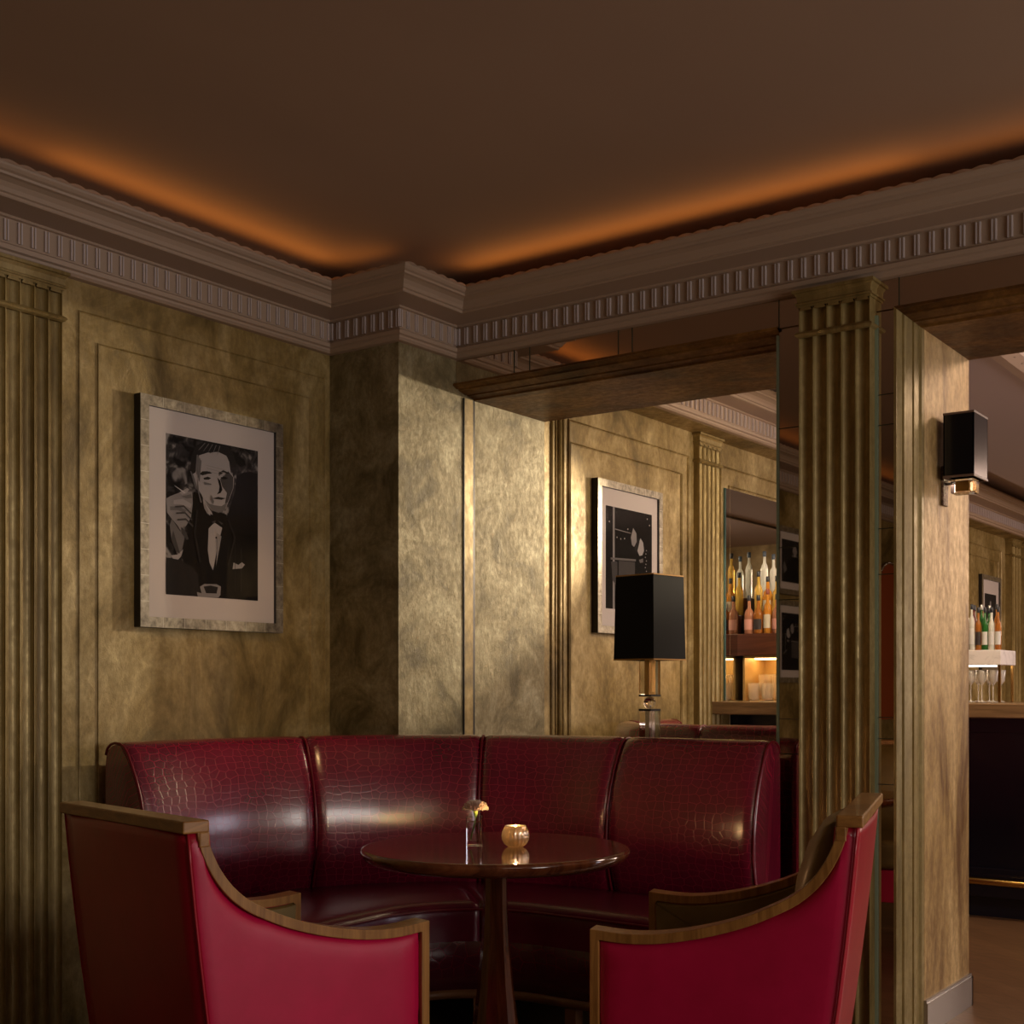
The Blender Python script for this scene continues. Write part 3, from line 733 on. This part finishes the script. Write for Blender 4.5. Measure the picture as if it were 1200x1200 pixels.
sx, sy = PR, .70
w_ = empty('wall_sconce', 'wall sconce with small black box shade on the pier by the doorway', 'wall lamp', (sx, sy, 1.86), 0)
MB().box((.001,-.026,-.075), (.010,.026,.06)).build('back_plate', plaster('hammered_bronze', (.06,.03,.02), (.2,.12,.07), (.4,.3,.2), (8,8,8), .3, .8, .8, 4), w_, .002)
b = MB(); b.tube([(.010,0,-.0),(.09,0,0)], .005, 10); b.build('arm', CHROME, w_)
MB().box((.036,-.034,-.038), (.112,.034,.009)).build('candle_block', ACRY, w_, .002)
MB().box((.050,-.022,-.032), (.098,.022,.004)).build('candle_cup', BRASS, w_, .002)
# shade : box open at top and bottom
b = MB(); x0, x1, y0, y1, z0, z1 = .026, .128, -.080, .080, .010, .228; q = .004
b.box((x0,y0,z0),(x0+q,y1,z1)).box((x1-q,y0,z0),(x1,y1,z1)).box((x0,y0,z0),(x1,y0+q,z1)).box((x0,y1-q,z0),(x1,y1,z1))
sh = b.build('lamp_shade', mat('glossy_black_shade', (.006,.006,.008), .12), w_)
TRIM = mat('grey_brown_trim', (.16,.10,.07), .4)
for z in (z0-.001, z1-.006): square_ring((x0-.0012, y0-.0012), (x1+.0012, y1+.0012), .006, z, z+.007).build('shade_trim', TRIM, sh)

# ================================================================== FRAMED PICTURES
def grey(v, n='print_ink'): return mat(n, (v*1.02, v*.93, v*.92), .9, 0, Specular_IOR_Level=.1)
INK = [grey(x) for x in (.010, .022, .06, .14, .24, .34, .5)]
BOKEH = mat('print_backdrop', (.05,.05,.05), .9, 0, Specular_IOR_Level=.1)
t = NT(BOKEH); t.l.new(t.ramp(t.noise(t.coord((1,1,1)), 22, 2, .5, .8), [(.42,(.012,.011,.011)),(.56,(.05,.045,.045)),(.68,(.24,.22,.21))]), t.b.inputs['Base Color'])
PORT = {
    'suit': [(0.284, 0.661), (0.397, 0.656), (0.492, 0.544), (0.661, 0.558), (0.736, 0.706), (0.774, 0.801), (0.887, 0.844), (0.996, 0.834), (1.0, 0.0), (0.341, 0.002), (0.171, 0.227), (0.181, 0.266), (0.237, 0.446)] ,
    'jacketleft': [(-0.002, 0.227), (0.115, 0.223), (0.266, 0.188), (0.331, 0.137), (0.35, 0.002), (-0.002, -0.0)] ,
    'hair': [(0.25, 0.8), (0.262, 0.88), (0.303, 0.953), (0.397, 0.993), (0.51, 1.007), (0.642, 1.005), (0.708, 0.967), (0.746, 0.9), (0.75, 0.829), (0.718, 0.796), (0.689, 0.874), (0.642, 0.929), (0.548, 0.944), (0.435, 0.927), (0.341, 0.898), (0.303, 0.785), (0.275, 0.773)] ,
    'face': [(0.275, 0.783), (0.299, 0.854), (0.326, 0.896), (0.397, 0.938), (0.463, 0.925), (0.539, 0.958), (0.623, 0.947), (0.67, 0.892), (0.689, 0.823), (0.727, 0.797), (0.718, 0.725), (0.661, 0.629), (0.623, 0.575), (0.567, 0.551), (0.482, 0.559), (0.397, 0.616), (0.369, 0.653), (0.326, 0.689)] ,
    'faceshadow': [(0.571, 0.771), (0.661, 0.831), (0.718, 0.796), (0.714, 0.725), (0.657, 0.629), (0.623, 0.616), (0.646, 0.688), (0.595, 0.724)] ,
    'faceshadow2': [(0.482, 0.559), (0.567, 0.551), (0.623, 0.575), (0.653, 0.628), (0.586, 0.597), (0.51, 0.596), (0.454, 0.601), (0.397, 0.626)] ,
    'ear': [(0.25, 0.79), (0.284, 0.793), (0.337, 0.69), (0.345, 0.666), (0.303, 0.687)] ,
    'neck': [(0.397, 0.626), (0.482, 0.559), (0.492, 0.525), (0.435, 0.54), (0.394, 0.596)] ,
    'collarL': [(0.382, 0.63), (0.482, 0.544), (0.495, 0.52), (0.454, 0.527), (0.397, 0.567)] ,
    'collarR': [(0.661, 0.599), (0.642, 0.526), (0.614, 0.524), (0.623, 0.565)] ,
    'browL': [(0.345, 0.78), (0.379, 0.801), (0.454, 0.81), (0.482, 0.798), (0.435, 0.79), (0.379, 0.775)] ,
    'browR': [(0.552, 0.81), (0.605, 0.832), (0.67, 0.821), (0.661, 0.812), (0.605, 0.815), (0.557, 0.79)] ,
    'eyeL': [(0.388, 0.759), (0.435, 0.773), (0.473, 0.767), (0.444, 0.754), (0.397, 0.75)] ,
    'eyeR': [(0.576, 0.782), (0.623, 0.792), (0.661, 0.785), (0.623, 0.774), (0.586, 0.773)] ,
    'noseS': [(0.539, 0.778), (0.571, 0.761), (0.595, 0.703), (0.576, 0.682), (0.533, 0.668), (0.557, 0.69), (0.563, 0.721)] ,
    'mouth': [(0.482, 0.637), (0.548, 0.654), (0.633, 0.652), (0.586, 0.638), (0.529, 0.637)] ,
    'bow': [(0.463, 0.537), (0.51, 0.526), (0.567, 0.556), (0.642, 0.547), (0.646, 0.502), (0.567, 0.495), (0.51, 0.496), (0.463, 0.492)] ,
    'shirt': [(0.507, 0.484), (0.593, 0.457), (0.557, 0.37), (0.492, 0.176), (0.454, 0.223), (0.435, 0.302), (0.444, 0.441)] ,
    'button': [(0.516, 0.389), (0.529, 0.395), (0.537, 0.388), (0.525, 0.381)] ,
    'square': [(0.718, 0.239), (0.774, 0.227), (0.812, 0.247), (0.846, 0.233), (0.812, 0.206), (0.708, 0.196)] ,
    'hand': [(0.002, 0.593), (0.04, 0.611), (0.115, 0.636), (0.19, 0.657), (0.269, 0.659), (0.275, 0.586), (0.256, 0.496), (0.209, 0.444), (0.153, 0.401), (0.115, 0.437), (0.058, 0.472), (0.011, 0.507)] ,
    'finger1': [(0.134, 0.643), (0.218, 0.679), (0.237, 0.671), (0.209, 0.644), (0.162, 0.631)] ,
    'finger2': [(0.153, 0.62), (0.256, 0.644), (0.269, 0.62), (0.209, 0.612)] ,
    'finger3': [(0.077, 0.59), (0.171, 0.607), (0.266, 0.581), (0.25, 0.555), (0.153, 0.571), (0.077, 0.565)] ,
    'finger4': [(0.04, 0.548), (0.134, 0.555), (0.209, 0.537), (0.19, 0.521), (0.115, 0.53), (0.04, 0.524)] ,
    'forearm': [(0.058, 0.472), (0.143, 0.4), (0.19, 0.443), (0.19, 0.364), (0.162, 0.285), (0.115, 0.253), (0.055, 0.336), (0.036, 0.432)] ,
    'cuff': [(0.049, 0.244), (0.115, 0.253), (0.175, 0.29), (0.153, 0.245), (0.115, 0.216), (0.068, 0.226)] ,
    'cig': [(0.081, 0.682), (0.096, 0.68), (0.2, 0.649), (0.186, 0.642)] ,
    'cup': [(0.35, 0.064), (0.397, 0.083), (0.529, 0.088), (0.576, 0.075), (0.571, 0.02), (0.548, 0.003), (0.397, 0.0), (0.369, 0.016)] ,
    'cupin': [(0.388, 0.066), (0.463, 0.077), (0.544, 0.07), (0.529, 0.028), (0.416, 0.025)] ,
    'saucer': [(0.318, 0.028), (0.379, 0.021), (0.397, 0.0), (0.326, 0.001)] ,
    'hat': [(0.755, 0.81), (0.831, 0.84), (0.925, 0.853), (0.996, 0.836), (0.996, 0.731), (0.736, 0.706)] ,
}
def framed(name, label, X, yc, zc, W, H, fw, mw, mb, depth=.045, art=None, group=None):
    """on a wall facing +X; local y along the wall, z up"""
    r = empty(name, label, 'picture', (X, yc, zc), 0, group)
    b = MB()
    for a, c in (((-W/2,-H/2),(W/2,-H/2+fw)), ((-W/2,H/2-fw),(W/2,H/2)), ((-W/2,-H/2+fw),(-W/2+fw,H/2-fw)), ((W/2-fw,-H/2+fw),(W/2,H/2-fw))):
        b.box((.001, a[0], a[1]), (depth, c[0], c[1]), 0)
    fr = b.build('frame', BLACKF, r)
    b = MB(); d = depth+.0015
    for a, c in (((-W/2,-H/2),(W/2,-H/2+fw)), ((-W/2,H/2-fw),(W/2,H/2)), ((-W/2,-H/2+fw),(-W/2+fw,H/2-fw)), ((W/2-fw,-H/2+fw),(W/2,H/2-fw))):
        b.box((depth, a[0], a[1]), (d, c[0], c[1]), 0)
    nz = int(H/.085)
    for k in range(1, nz):
        z = -H/2+k*H/nz
        for y0 in (-W/2, W/2-fw): b.box((d, y0, z-.001), (d+.0005, y0+fw, z+.001), 1)
    ny = int(W/.085)
    for k in range(1, ny):
        y = -W/2+k*W/ny
        for z0 in (-H/2, H/2-fw): b.box((d, y-.001, z0), (d+.0005, y+.001, z0+fw), 1)
    b.build('leaf_facing', [LEAF, LEAFD], fr)
    iw, ih = W/2-fw, H/2-fw
    MB().box((.010, -iw, -ih), (depth-.012, iw, ih)).build('mount', MATB, r)
    pw, ph, oz = iw-mw, ih-mb, 0
    x = depth-.0118
    b = MB(); layer = [0]
    def poly(pts, mi):
        layer[0] += 1; xx = x+.00006*layer[0]
        b.add([(xx, -pw+2*pw*u, -ph+2*ph*v) for u, v in pts], [tuple(range(len(pts)))], mi)
    art(poly); me = bpy.data.meshes.new('print'); me.from_pydata(b.v, [], b.f); me.update()
    for p, m_ in zip(me.polygons, b.m): p.material_index = m_
    link('print', me, INK+[BOKEH], r)
    MB().box((depth-.006, -iw, -ih), (depth-.004, iw, ih)).build('glazing', GLZ, r)
    return r
GLZ = bpy.data.materials.new('picture_glass'); GLZ.use_nodes = True
_n = GLZ.node_tree; _n.nodes.remove(_n.nodes['Principled BSDF'])
_t = _n.nodes.new('ShaderNodeBsdfTransparent'); _g = _n.nodes.new('ShaderNodeBsdfGlossy'); _g.inputs['Roughness'].default_value = .03
_m = _n.nodes.new('ShaderNodeMixShader'); _m.inputs[0].default_value = .02
_n.links.new(_t.outputs[0], _m.inputs[1]); _n.links.new(_g.outputs[0], _m.inputs[2]); _n.links.new(_m.outputs[0], _n.nodes['Material Output'].inputs[0])
R01 = [(0,0),(1,0),(1,1),(0,1)]
def rect(a, b_, c, d): return [(a,b_),(c,b_),(c,d),(a,d)]
def art_portrait(poly):
    poly(R01, 7)
    order = [('hat',0),('suit',0),('ear',3),('neck',2),('face',5),('faceshadow2',3),('faceshadow',2),('hair',1),('collarL',5),('collarR',4),('browL',1),('browR',1),('eyeL',1),('eyeR',0),('noseS',0),('mouth',1),
             ('shirt',5),('bow',0),('button',0),('square',5),('hand',4),('finger2',3),('finger3',5),('finger4',3),('finger1',5),('forearm',3),('cuff',5),('cig',6),('jacketleft',1),('saucer',4),('cup',4),('cupin',1)]
    for k, m_ in order: poly([(min(max(u,0),1), min(max(v,0),1)) for u, v in PORT[k]], m_)
    # combed hair strands, brow lines and folds
    for a in range(5): poly([(.33+.05*a,.93-.004*a),(.345+.05*a,.935),(.41+.04*a,.985),(.40+.04*a,.985)], 3)
    for a in range(3): poly([(.42,.845-.018*a),(.62,.835-.018*a),(.62,.832-.018*a),(.42,.842-.018*a)], 4)
    for a in range(4): poly([(.30+.012*a,.80-.02*a),(.315+.012*a,.90-.01*a),(.33+.012*a,.90-.01*a),(.31+.012*a,.79-.02*a)], 3)
    for u, v in ((.09,.555),(.10,.515),(.11,.475)): poly([(u,v),(u+.09,v+.012),(u+.17,v-.03),(u+.16,v-.038),(u+.09,v),(u,v-.010)], 2)
    poly([(.15,.43),(.19,.41),(.23,.36),(.21,.35),(.16,.39)], 2); poly([(.07,.40),(.12,.30),(.14,.26),(.10,.27),(.05,.34)], 2)
    poly([(.39,.735),(.47,.73),(.47,.722),(.40,.718)], 3); poly([(.59,.735),(.65,.735),(.65,.725),(.60,.722)], 2)
    poly([(.47,.66),(.50,.62),(.49,.60),(.46,.63)], 3); poly([(.40,.60),(.44,.55),(.43,.53),(.39,.57)], 4); poly([(.32,.76),(.34,.66),(.37,.60),(.35,.60),(.32,.68)], 3)
    poly([(.53,.42),(.58,.40),(.55,.30),(.52,.20),(.53,.30)], 4); poly([(.33,.55),(.30,.40),(.36,.22),(.34,.22),(.28,.40),(.31,.55)], 1); poly([(.66,.52),(.74,.40),(.66,.22),(.65,.22),(.72,.40),(.65,.51)], 1)
    poly([(.47,.485),(.52,.50),(.50,.475)], 2); poly([(.54,.50),(.60,.485),(.58,.475)], 2)
    poly([(.73,.36),(.735,.36),(.735,.05),(.73,.05)], 1); poly([(.80,.34),(.803,.34),(.803,.05),(.80,.05)], 2)
    return
def art_drummer(poly):
    poly(R01, 0); poly(rect(.145,0,.185,1), 4); poly([(.19,.79),(.53,.775),(.53,.768),(.19,.78)], 4)
    poly([(.10,.5),(.64,.52),(.64,.50),(.10,.48)], 3); poly([(.27,.20),(.62,.22),(.62,.49),(.27,.48)], 2); poly([(.14,.28),(.24,.22),(.24,.47),(.11,.46)], 2)
    poly([(.53,.73),(.58,.83),(.65,.78),(.66,.70),(.60,.64),(.55,.66)], 4); poly([(.66,.62),(.74,.74),(.80,.70),(.82,.62),(.78,.57),(.72,.56)], 5)
    poly([(.60,.62),(.70,.74),(.72,.70),(.66,.58)], 1); poly([(.71,.52),(.80,.54),(.80,.50),(.73,.49)], 3)
    for k in range(9): poly(rect(.84+.012*(k%3), .34+.035*k, .858+.012*(k%3), .350+.035*k), 5)
    for q in ((.06,.84),(.22,.70),(.30,.69),(.38,.70),(.88,.94),(.93,.88),(.45,.80)): poly(rect(q[0], q[1], q[0]+.02, q[1]+.014), 5)
    poly([(.80,.36),(.95,.28),(.95,.27),(.80,.35)], 4); poly([(.52,.30),(.60,.335),(.60,.33),(.52,.295)], 0)
def art_figure(poly):
    poly(R01, 1); poly([(.40,.75),(.46,.88),(.55,.88),(.58,.74),(.52,.66),(.44,.66)], 4); poly([(.38,.64),(.46,.66),(.60,.66),(.62,.4),(.50,.30),(.40,.42)], 3)
    poly([(.46,.66),(.52,.66),(.50,.42)], 5); poly([(.2,0),(.38,.62),(.62,.62),(.9,.3),(.9,0)], 0); poly([(.80,.3),(.9,.5),(.95,.35),(.9,.2)], 3)
framed('framed_photograph', 'framed black and white portrait of a person smoking in a dinner jacket', 0, -.6265, 1.766, .668, .800, .036, .082, .082, .034, art_portrait)
framed('framed_photograph', 'framed dark stage photograph on the bar room wall behind the black lamp', X1, 1.711, 1.785, .625, .735, .035, .055, .085, .034, art_drummer)
framed('framed_photograph', 'small framed portrait on the far wall above the bottles by the doorway', X1, 8.0, 1.72, .60, .85, .04, .08, .12, .03, art_figure)
framed('framed_photograph', 'framed photograph reflected in the narrow mirror, upper of two', 0, -3.85, 2.02, .6, .46, .035, .05, .05, .03, art_figure)
framed('framed_photograph', 'framed photograph reflected in the narrow mirror, lower of two', 0, -3.85, 1.47, .6, .56, .035, .05, .05, .03, art_drummer)
# arched rust panel with beaded edge, only seen in the mirror strip
RUST = mat('rust_fabric', (.36,.07,.015), .6)
ap = empty('arched_wall_panel', 'rust orange arched panel with beaded silver edge, seen in the mirror', 'wall panel', (.0, -5.72, .9))
pts = [(-.35,0),(.35,0)]+[(.35*math.cos(PI*k/16), .85+.40*math.sin(PI*k/16)) for k in range(17)]
MB().prism(pts, lambda y, z: (.002, y, z), lambda y, z: (.03, y, z)).build('fabric', RUST, ap)
b = MB()
for k in range(17*3):
    a = PI*k/50; b.lathe([(.001,-.010),(.009,-.004),(.009,.004),(.001,.010)], (.032, .36*math.cos(a), .85+.41*math.sin(a)), 6)
for k in range(34):
    for s in (-1, 1): b.lathe([(.001,-.010),(.009,-.004),(.009,.004),(.001,.010)], (.032, .36*s, .85*k/34), 6)
b.build('beading', CHROME, ap)

# ================================================================== BAR
bar = empty('bar_counter', 'long bar with worn wooden counter top and glossy black front', 'bar', (0, 0, 0))
BX1 = 3.2
MB().box((X1+.002, 2.58, 1.010), (BX1, 3.40, 1.080)).build('counter_top', BARTOP, bar, .006, 3)
b = MB(); b.box((X1+.002, 2.88, .10), (BX1-.05, 3.30, 1.010))
for x in (.95, 1.55, 2.15, 2.75): b.box((x-.02, 2.868, .20), (x+.02, 2.88, .93))
b.box((X1+.002, 2.862, .93), (BX1-.05, 2.88, 1.008)).box((X1+.002, 2.862, .20), (BX1-.05, 2.88, .25))
b.build('front_panel', BARBLK, bar, .003)
MB().box((X1+.002, 2.90, .0), (BX1-.07, 3.28, .10)).build('plinth', mat('bar_plinth', (.008,.009,.02), .35), bar)
b = MB(); b.tube([(X1+.03, 2.80, .19), (BX1-.1, 2.80, .19)], .018, 12); b.build('foot_rail', BRASS, bar)
for x in (.7, 1.35, 2.0, 2.65): MB().tube([(x, 2.80, .19), (x, 2.868, .19)], .008).build('rail_bracket', BRASS, bar)
# wall mirror of the back bar
nm = tag(MB().box((X1+.002, 2.79, 1.085), (X1+.010, 5.3, 2.278)).build('wall_mirror', MIRROR2), 'tall frameless mirror on the wall behind the bar bottles', 'mirror')
MB().box((X1+.002, 2.782, 1.085), (X1+.012, 2.790, 2.278)).build('edge_bead', mat('teal_glass_edge', (.10,.20,.20), .15, .3), nm)
# left shelf unit : lit glass cubby, brown box, stepped risers
LIT = mat('lit_shelf_back', (.80,.50,.20), .4)
su = empty('bottle_shelf', 'brown stepped bottle shelf with lit cubby at the wall end of the bar', 'shelf', (0, 0, 0))
ux0, ux1 = X1+.034, 1.12
b = MB(); b.box((ux0, 2.96, 1.081), (ux0+.012, 3.24, 1.335)).box((ux1-.012, 2.96, 1.081), (ux1, 3.24, 1.335)).box((ux0, 3.23, 1.081), (ux1, 3.24, 1.335)).box((ux0, 2.96, 1.325), (ux1, 3.24, 1.337))
b.build('cubby', mat('brass_cubby', (.45,.28,.10), .4, .5), su)
MB().box((ux0-.03, 2.94, 1.338), (ux1+.03, 3.26, 1.462)).build('brown_box', BROWN, su, .003)
MB().box((ux0-.0, 3.04, 1.463), (ux1, 3.25, 1.575)).build('riser', BROWN, su, .002)
MB().box((ux0-.0, 3.14, 1.576), (ux1, 3.25, 1.680)).build('riser', BROWN, su, .002)
MB().box((ux0+.03, 3.05, 1.318), (ux1-.03, 3.15, 1.3245)).build('light_strip', mat('shelf_light', (1,.8,.5), .5, 0, Emission_Color=(1,.66,.30,1), Emission_Strength=14), su)
# right shelf unit
WHITE = mat('white_marble', (.75,.70,.68), .3)
t = NT(WHITE); t.l.new(t.ramp(t.noise(t.coord(), 9, 6, .7, 1.5), [(.30,(.55,.50,.48)),(.5,(.80,.74,.72))]), t.b.inputs['Base Color'])
sr = empty('bottle_shelf', 'white marble bottle shelf on slim brass posts on the bar counter', 'shelf', (0, 0, 0))
MB().box((1.28, 2.94, 1.272), (1.832, 3.22, 1.348)).build('marble_block', WHITE, sr, .003)
for x in (1.30, 1.82):
    for y in (2.96, 3.20): MB().box((x-.006, y-.006, 1.081), (x+.006, y+.006, 1.271)).build('post', BRASS, sr)
MB().box((1.33, 3.04, 1.264), (1.78, 3.06, 1.2715)).build('light_strip', mat('shelf_light_white', (1,.9,.8), .5, 0, Emission_Color=(1,.78,.55,1), Emission_Strength=8), sr)

# bottles
def bottle(label, kind, liq, cap, group):
    r = empty('bottle', label, 'bottle', (0,0,0), 0, group)
    if kind == 0: pr = [(.001,0),(.034,.0),(.036,.004),(.036,.150),(.030,.172),(.014,.192),(.0125,.240),(.001,.241)]
    elif kind == 1: pr = [(.001,0),(.040,.0),(.042,.005),(.042,.115),(.036,.140),(.016,.160),(.0135,.205),(.001,.206)]
    else: pr = [(.001,0),(.031,.0),(.033,.004),(.033,.180),(.026,.205),(.013,.225),(.012,.262),(.001,.263)]
    MB().lathe(pr, n=20).build('glass_body', liq, r)
    zt = pr[-2][1]
    MB().lathe([(.001,zt+.0002),(.0155,zt+.0005),(.0165,zt+.003),(.0165,zt+.034),(.001,zt+.035)], n=14).build('cap', cap, r)
    return r, pr
def tint(name, col): return mat(name, col, .05, 0, Transmission_Weight=.5, IOR=1.35)
LIQ = [tint('amber_spirit', (.80,.34,.05)), tint('gold_spirit', (.85,.55,.12)), tint('clear_spirit', (.95,.93,.85)), tint('dark_red_spirit', (.22,.03,.01)), tint('green_bottle', (.04,.22,.04)), tint('pink_spirit', (.60,.26,.15)), tint('brown_spirit', (.55,.20,.04))]
LN = ['amber','golden','clear','dark red','green','pinkish','brown']
CAPS = [mat('black_cap', (.012,.012,.018), .4), mat('blue_grey_cap', (.04,.055,.08), .4), mat('brown_red_cap', (.22,.04,.02), .4), mat('bright_red_cap', (.55,.01,.03), .35), mat('silver_cap', (.5,.48,.45), .3, .7)]
CN = ['black','blue grey','brownish red','bright red','silver']
LAB = [mat('cream_label', (.55,.48,.36), .6), mat('dark_label', (.03,.02,.02), .6), mat('white_label', (.6,.58,.56), .6), mat('pink_label', (.55,.25,.2), .6)]
LBN = ['cream','dark','white','pink']
ORD = ['first','second','third','fourth','fifth','sixth','seventh','eighth','ninth','tenth']
lib = {}
def put_bottle(x, y, z, kind, l, c_, lab, label, group):
    key = (kind, l, c_, lab, group)
    if key not in lib:
        r, pr = bottle(label, kind, LIQ[l], CAPS[c_], group)
        if lab >= 0:
            q = pr[2][0]+.0006; zz = pr[3][1]
            b = MB(); b.loft([[(q*math.cos(a), q*math.sin(a), h_) for a in [(-PI/2-1.1+2.2*k/10) for k in range(11)]] for h_ in (zz*.22, zz*.78)], 0, True); b.build('label_band', LAB[lab], r)
        lib[key] = r; r.location = (x, y, z); return r
    return dup(lib[key], (x, y, z), random.uniform(-.2,.2), label, group)
G1 = 'spirit bottles on the stepped brown shelf'
rows_ = [('front tier', 2.99, 1.463, [(0.424,1,5,0,3),(0.481,1,6,0,1),(0.538,0,0,2,0),(0.595,1,5,0,3),(0.652,0,1,2,0),(0.709,1,6,4,2),(0.766,0,6,0,1),(0.823,1,1,0,0)]),
         ('middle tier', 3.09, 1.5755, [(0.436,0,1,0,-1),(0.493,1,0,0,0),(0.550,1,1,0,-1),(0.607,0,0,2,-1),(0.664,1,1,0,-1),(0.721,0,0,4,0),(0.778,1,6,0,-1),(0.835,0,1,0,-1)]),
         ('top tier', 3.195, 1.6805, [(0.424,2,2,1,-1),(0.481,0,2,1,-1),(0.538,2,1,0,-1),(0.595,2,0,2,-1),(0.652,0,2,2,-1),(0.709,2,6,3,-1),(0.766,2,2,0,-1),(0.823,0,1,0,-1),(0.880,2,2,0,-1)])]
for nm_, y, z, L_ in rows_:
    for i, (x, k, l, c_, lab) in enumerate(L_):
        o_ = put_bottle(x, y, z+.0005, k, l, c_, lab, '%s bottle with %s cap, %s from wall, %s of brown shelf' % (LN[l], CN[c_], ORD[i], nm_), G1); o_.scale = (.66, .66, .92)
for i, (x, k, l, c_) in enumerate(((X1+.10,2,2,1),(X1+.13,2,2,1))):
    pass
G2 = 'spirit bottles on the white marble shelf'
for rw, (nm_, y, L_) in enumerate((('front', 2.975, [(1.645,0,6,0,1),(1.678,2,2,0,2),(1.711,0,6,0,1),(1.744,0,4,0,2),(1.777,0,2,0,2),(1.810,0,6,0,2)]),
    ('middle', 3.05, [(1.630,2,2,0,-1),(1.668,2,3,0,-1),(1.706,2,4,4,2),(1.744,0,4,0,-1),(1.782,2,6,0,0)]),
    ('back', 3.13, [(1.610,2,2,0,-1),(1.648,2,2,0,-1),(1.686,2,0,0,-1),(1.724,2,2,4,-1)]))):
    for i, (x, k, l, c_, lab) in enumerate(L_):
        o_ = put_bottle(x, y, 1.3485, k, l, c_, lab, '%s bottle with %s cap, %s from left, %s row, white shelf' % (LN[l], CN[c_], ORD[i], nm_), G2); o_.scale = (.44, .44, .80)
# glasses
def tumbler(label):
    b = MB(); n = 16; rows = []
    for i, (q, z) in enumerate([(.001,.0),(.028,0),(.031,.004),(.037,.10),(.0355,.10),(.030,.012),(.001,.011)]):
        rows.append([(q*math.cos(2*PI*k/n), q*math.sin(2*PI*k/n), z) for k in range(n)])
    b.loft(rows, 0, False, closed=True, caps=False)
    return tag(b.build('tumbler_glass', mat('cut_tumbler_glass', (.95,.88,.75), .08, 0, Transmission_Weight=.85, IOR=1.45)), label, 'glass', 'cut tumblers in the lit cubby')
g0 = None
for rw, y in enumerate((3.0, 3.10)):
    for i in range(7):
        lb = 'faceted clear tumbler, %s from the wall in the %s row of the lit cubby' % (ORD[i], ('front','back')[rw])
        if g0 is None: g0 = tumbler(lb); o = g0
        else: o = g0.copy(); C.objects.link(o); o['label'] = lb
        o.location = (.45+.082*i+.02*rw, y, 1.0815); 
        if rw: o.scale = (1, 1, 1.5)
CUT = mat('cut_glass', (.95,.90,.82), .12, 0, Transmission_Weight=.6, IOR=1.45)
def stem_glass(label):
    return tag(MB().lathe([(.001,0),(.030,.001),(.030,.003),(.006,.008),(.004,.014),(.004,.085),(.012,.092),(.030,.112),(.038,.165),(.037,.165),(.029,.114),(.010,.095),(.001,.093)], n=20).build('stemmed_glass', CUT), label, 'glass', 'stemmed glasses under the marble shelf')
g1 = None
for rw, y in enumerate((2.99, 3.09)):
    for i in range(6):
        lb = 'clear stemmed glass, %s from the left in the %s row under the marble shelf' % (ORD[i], ('front','back')[rw])
        if g1 is None: g1 = stem_glass(lb); o = g1
        else: o = g1.copy(); C.objects.link(o); o['label'] = lb
        o.location = (1.50+.056*i+.01*rw, y, 1.0815); o.scale = (.70, .70, 1)
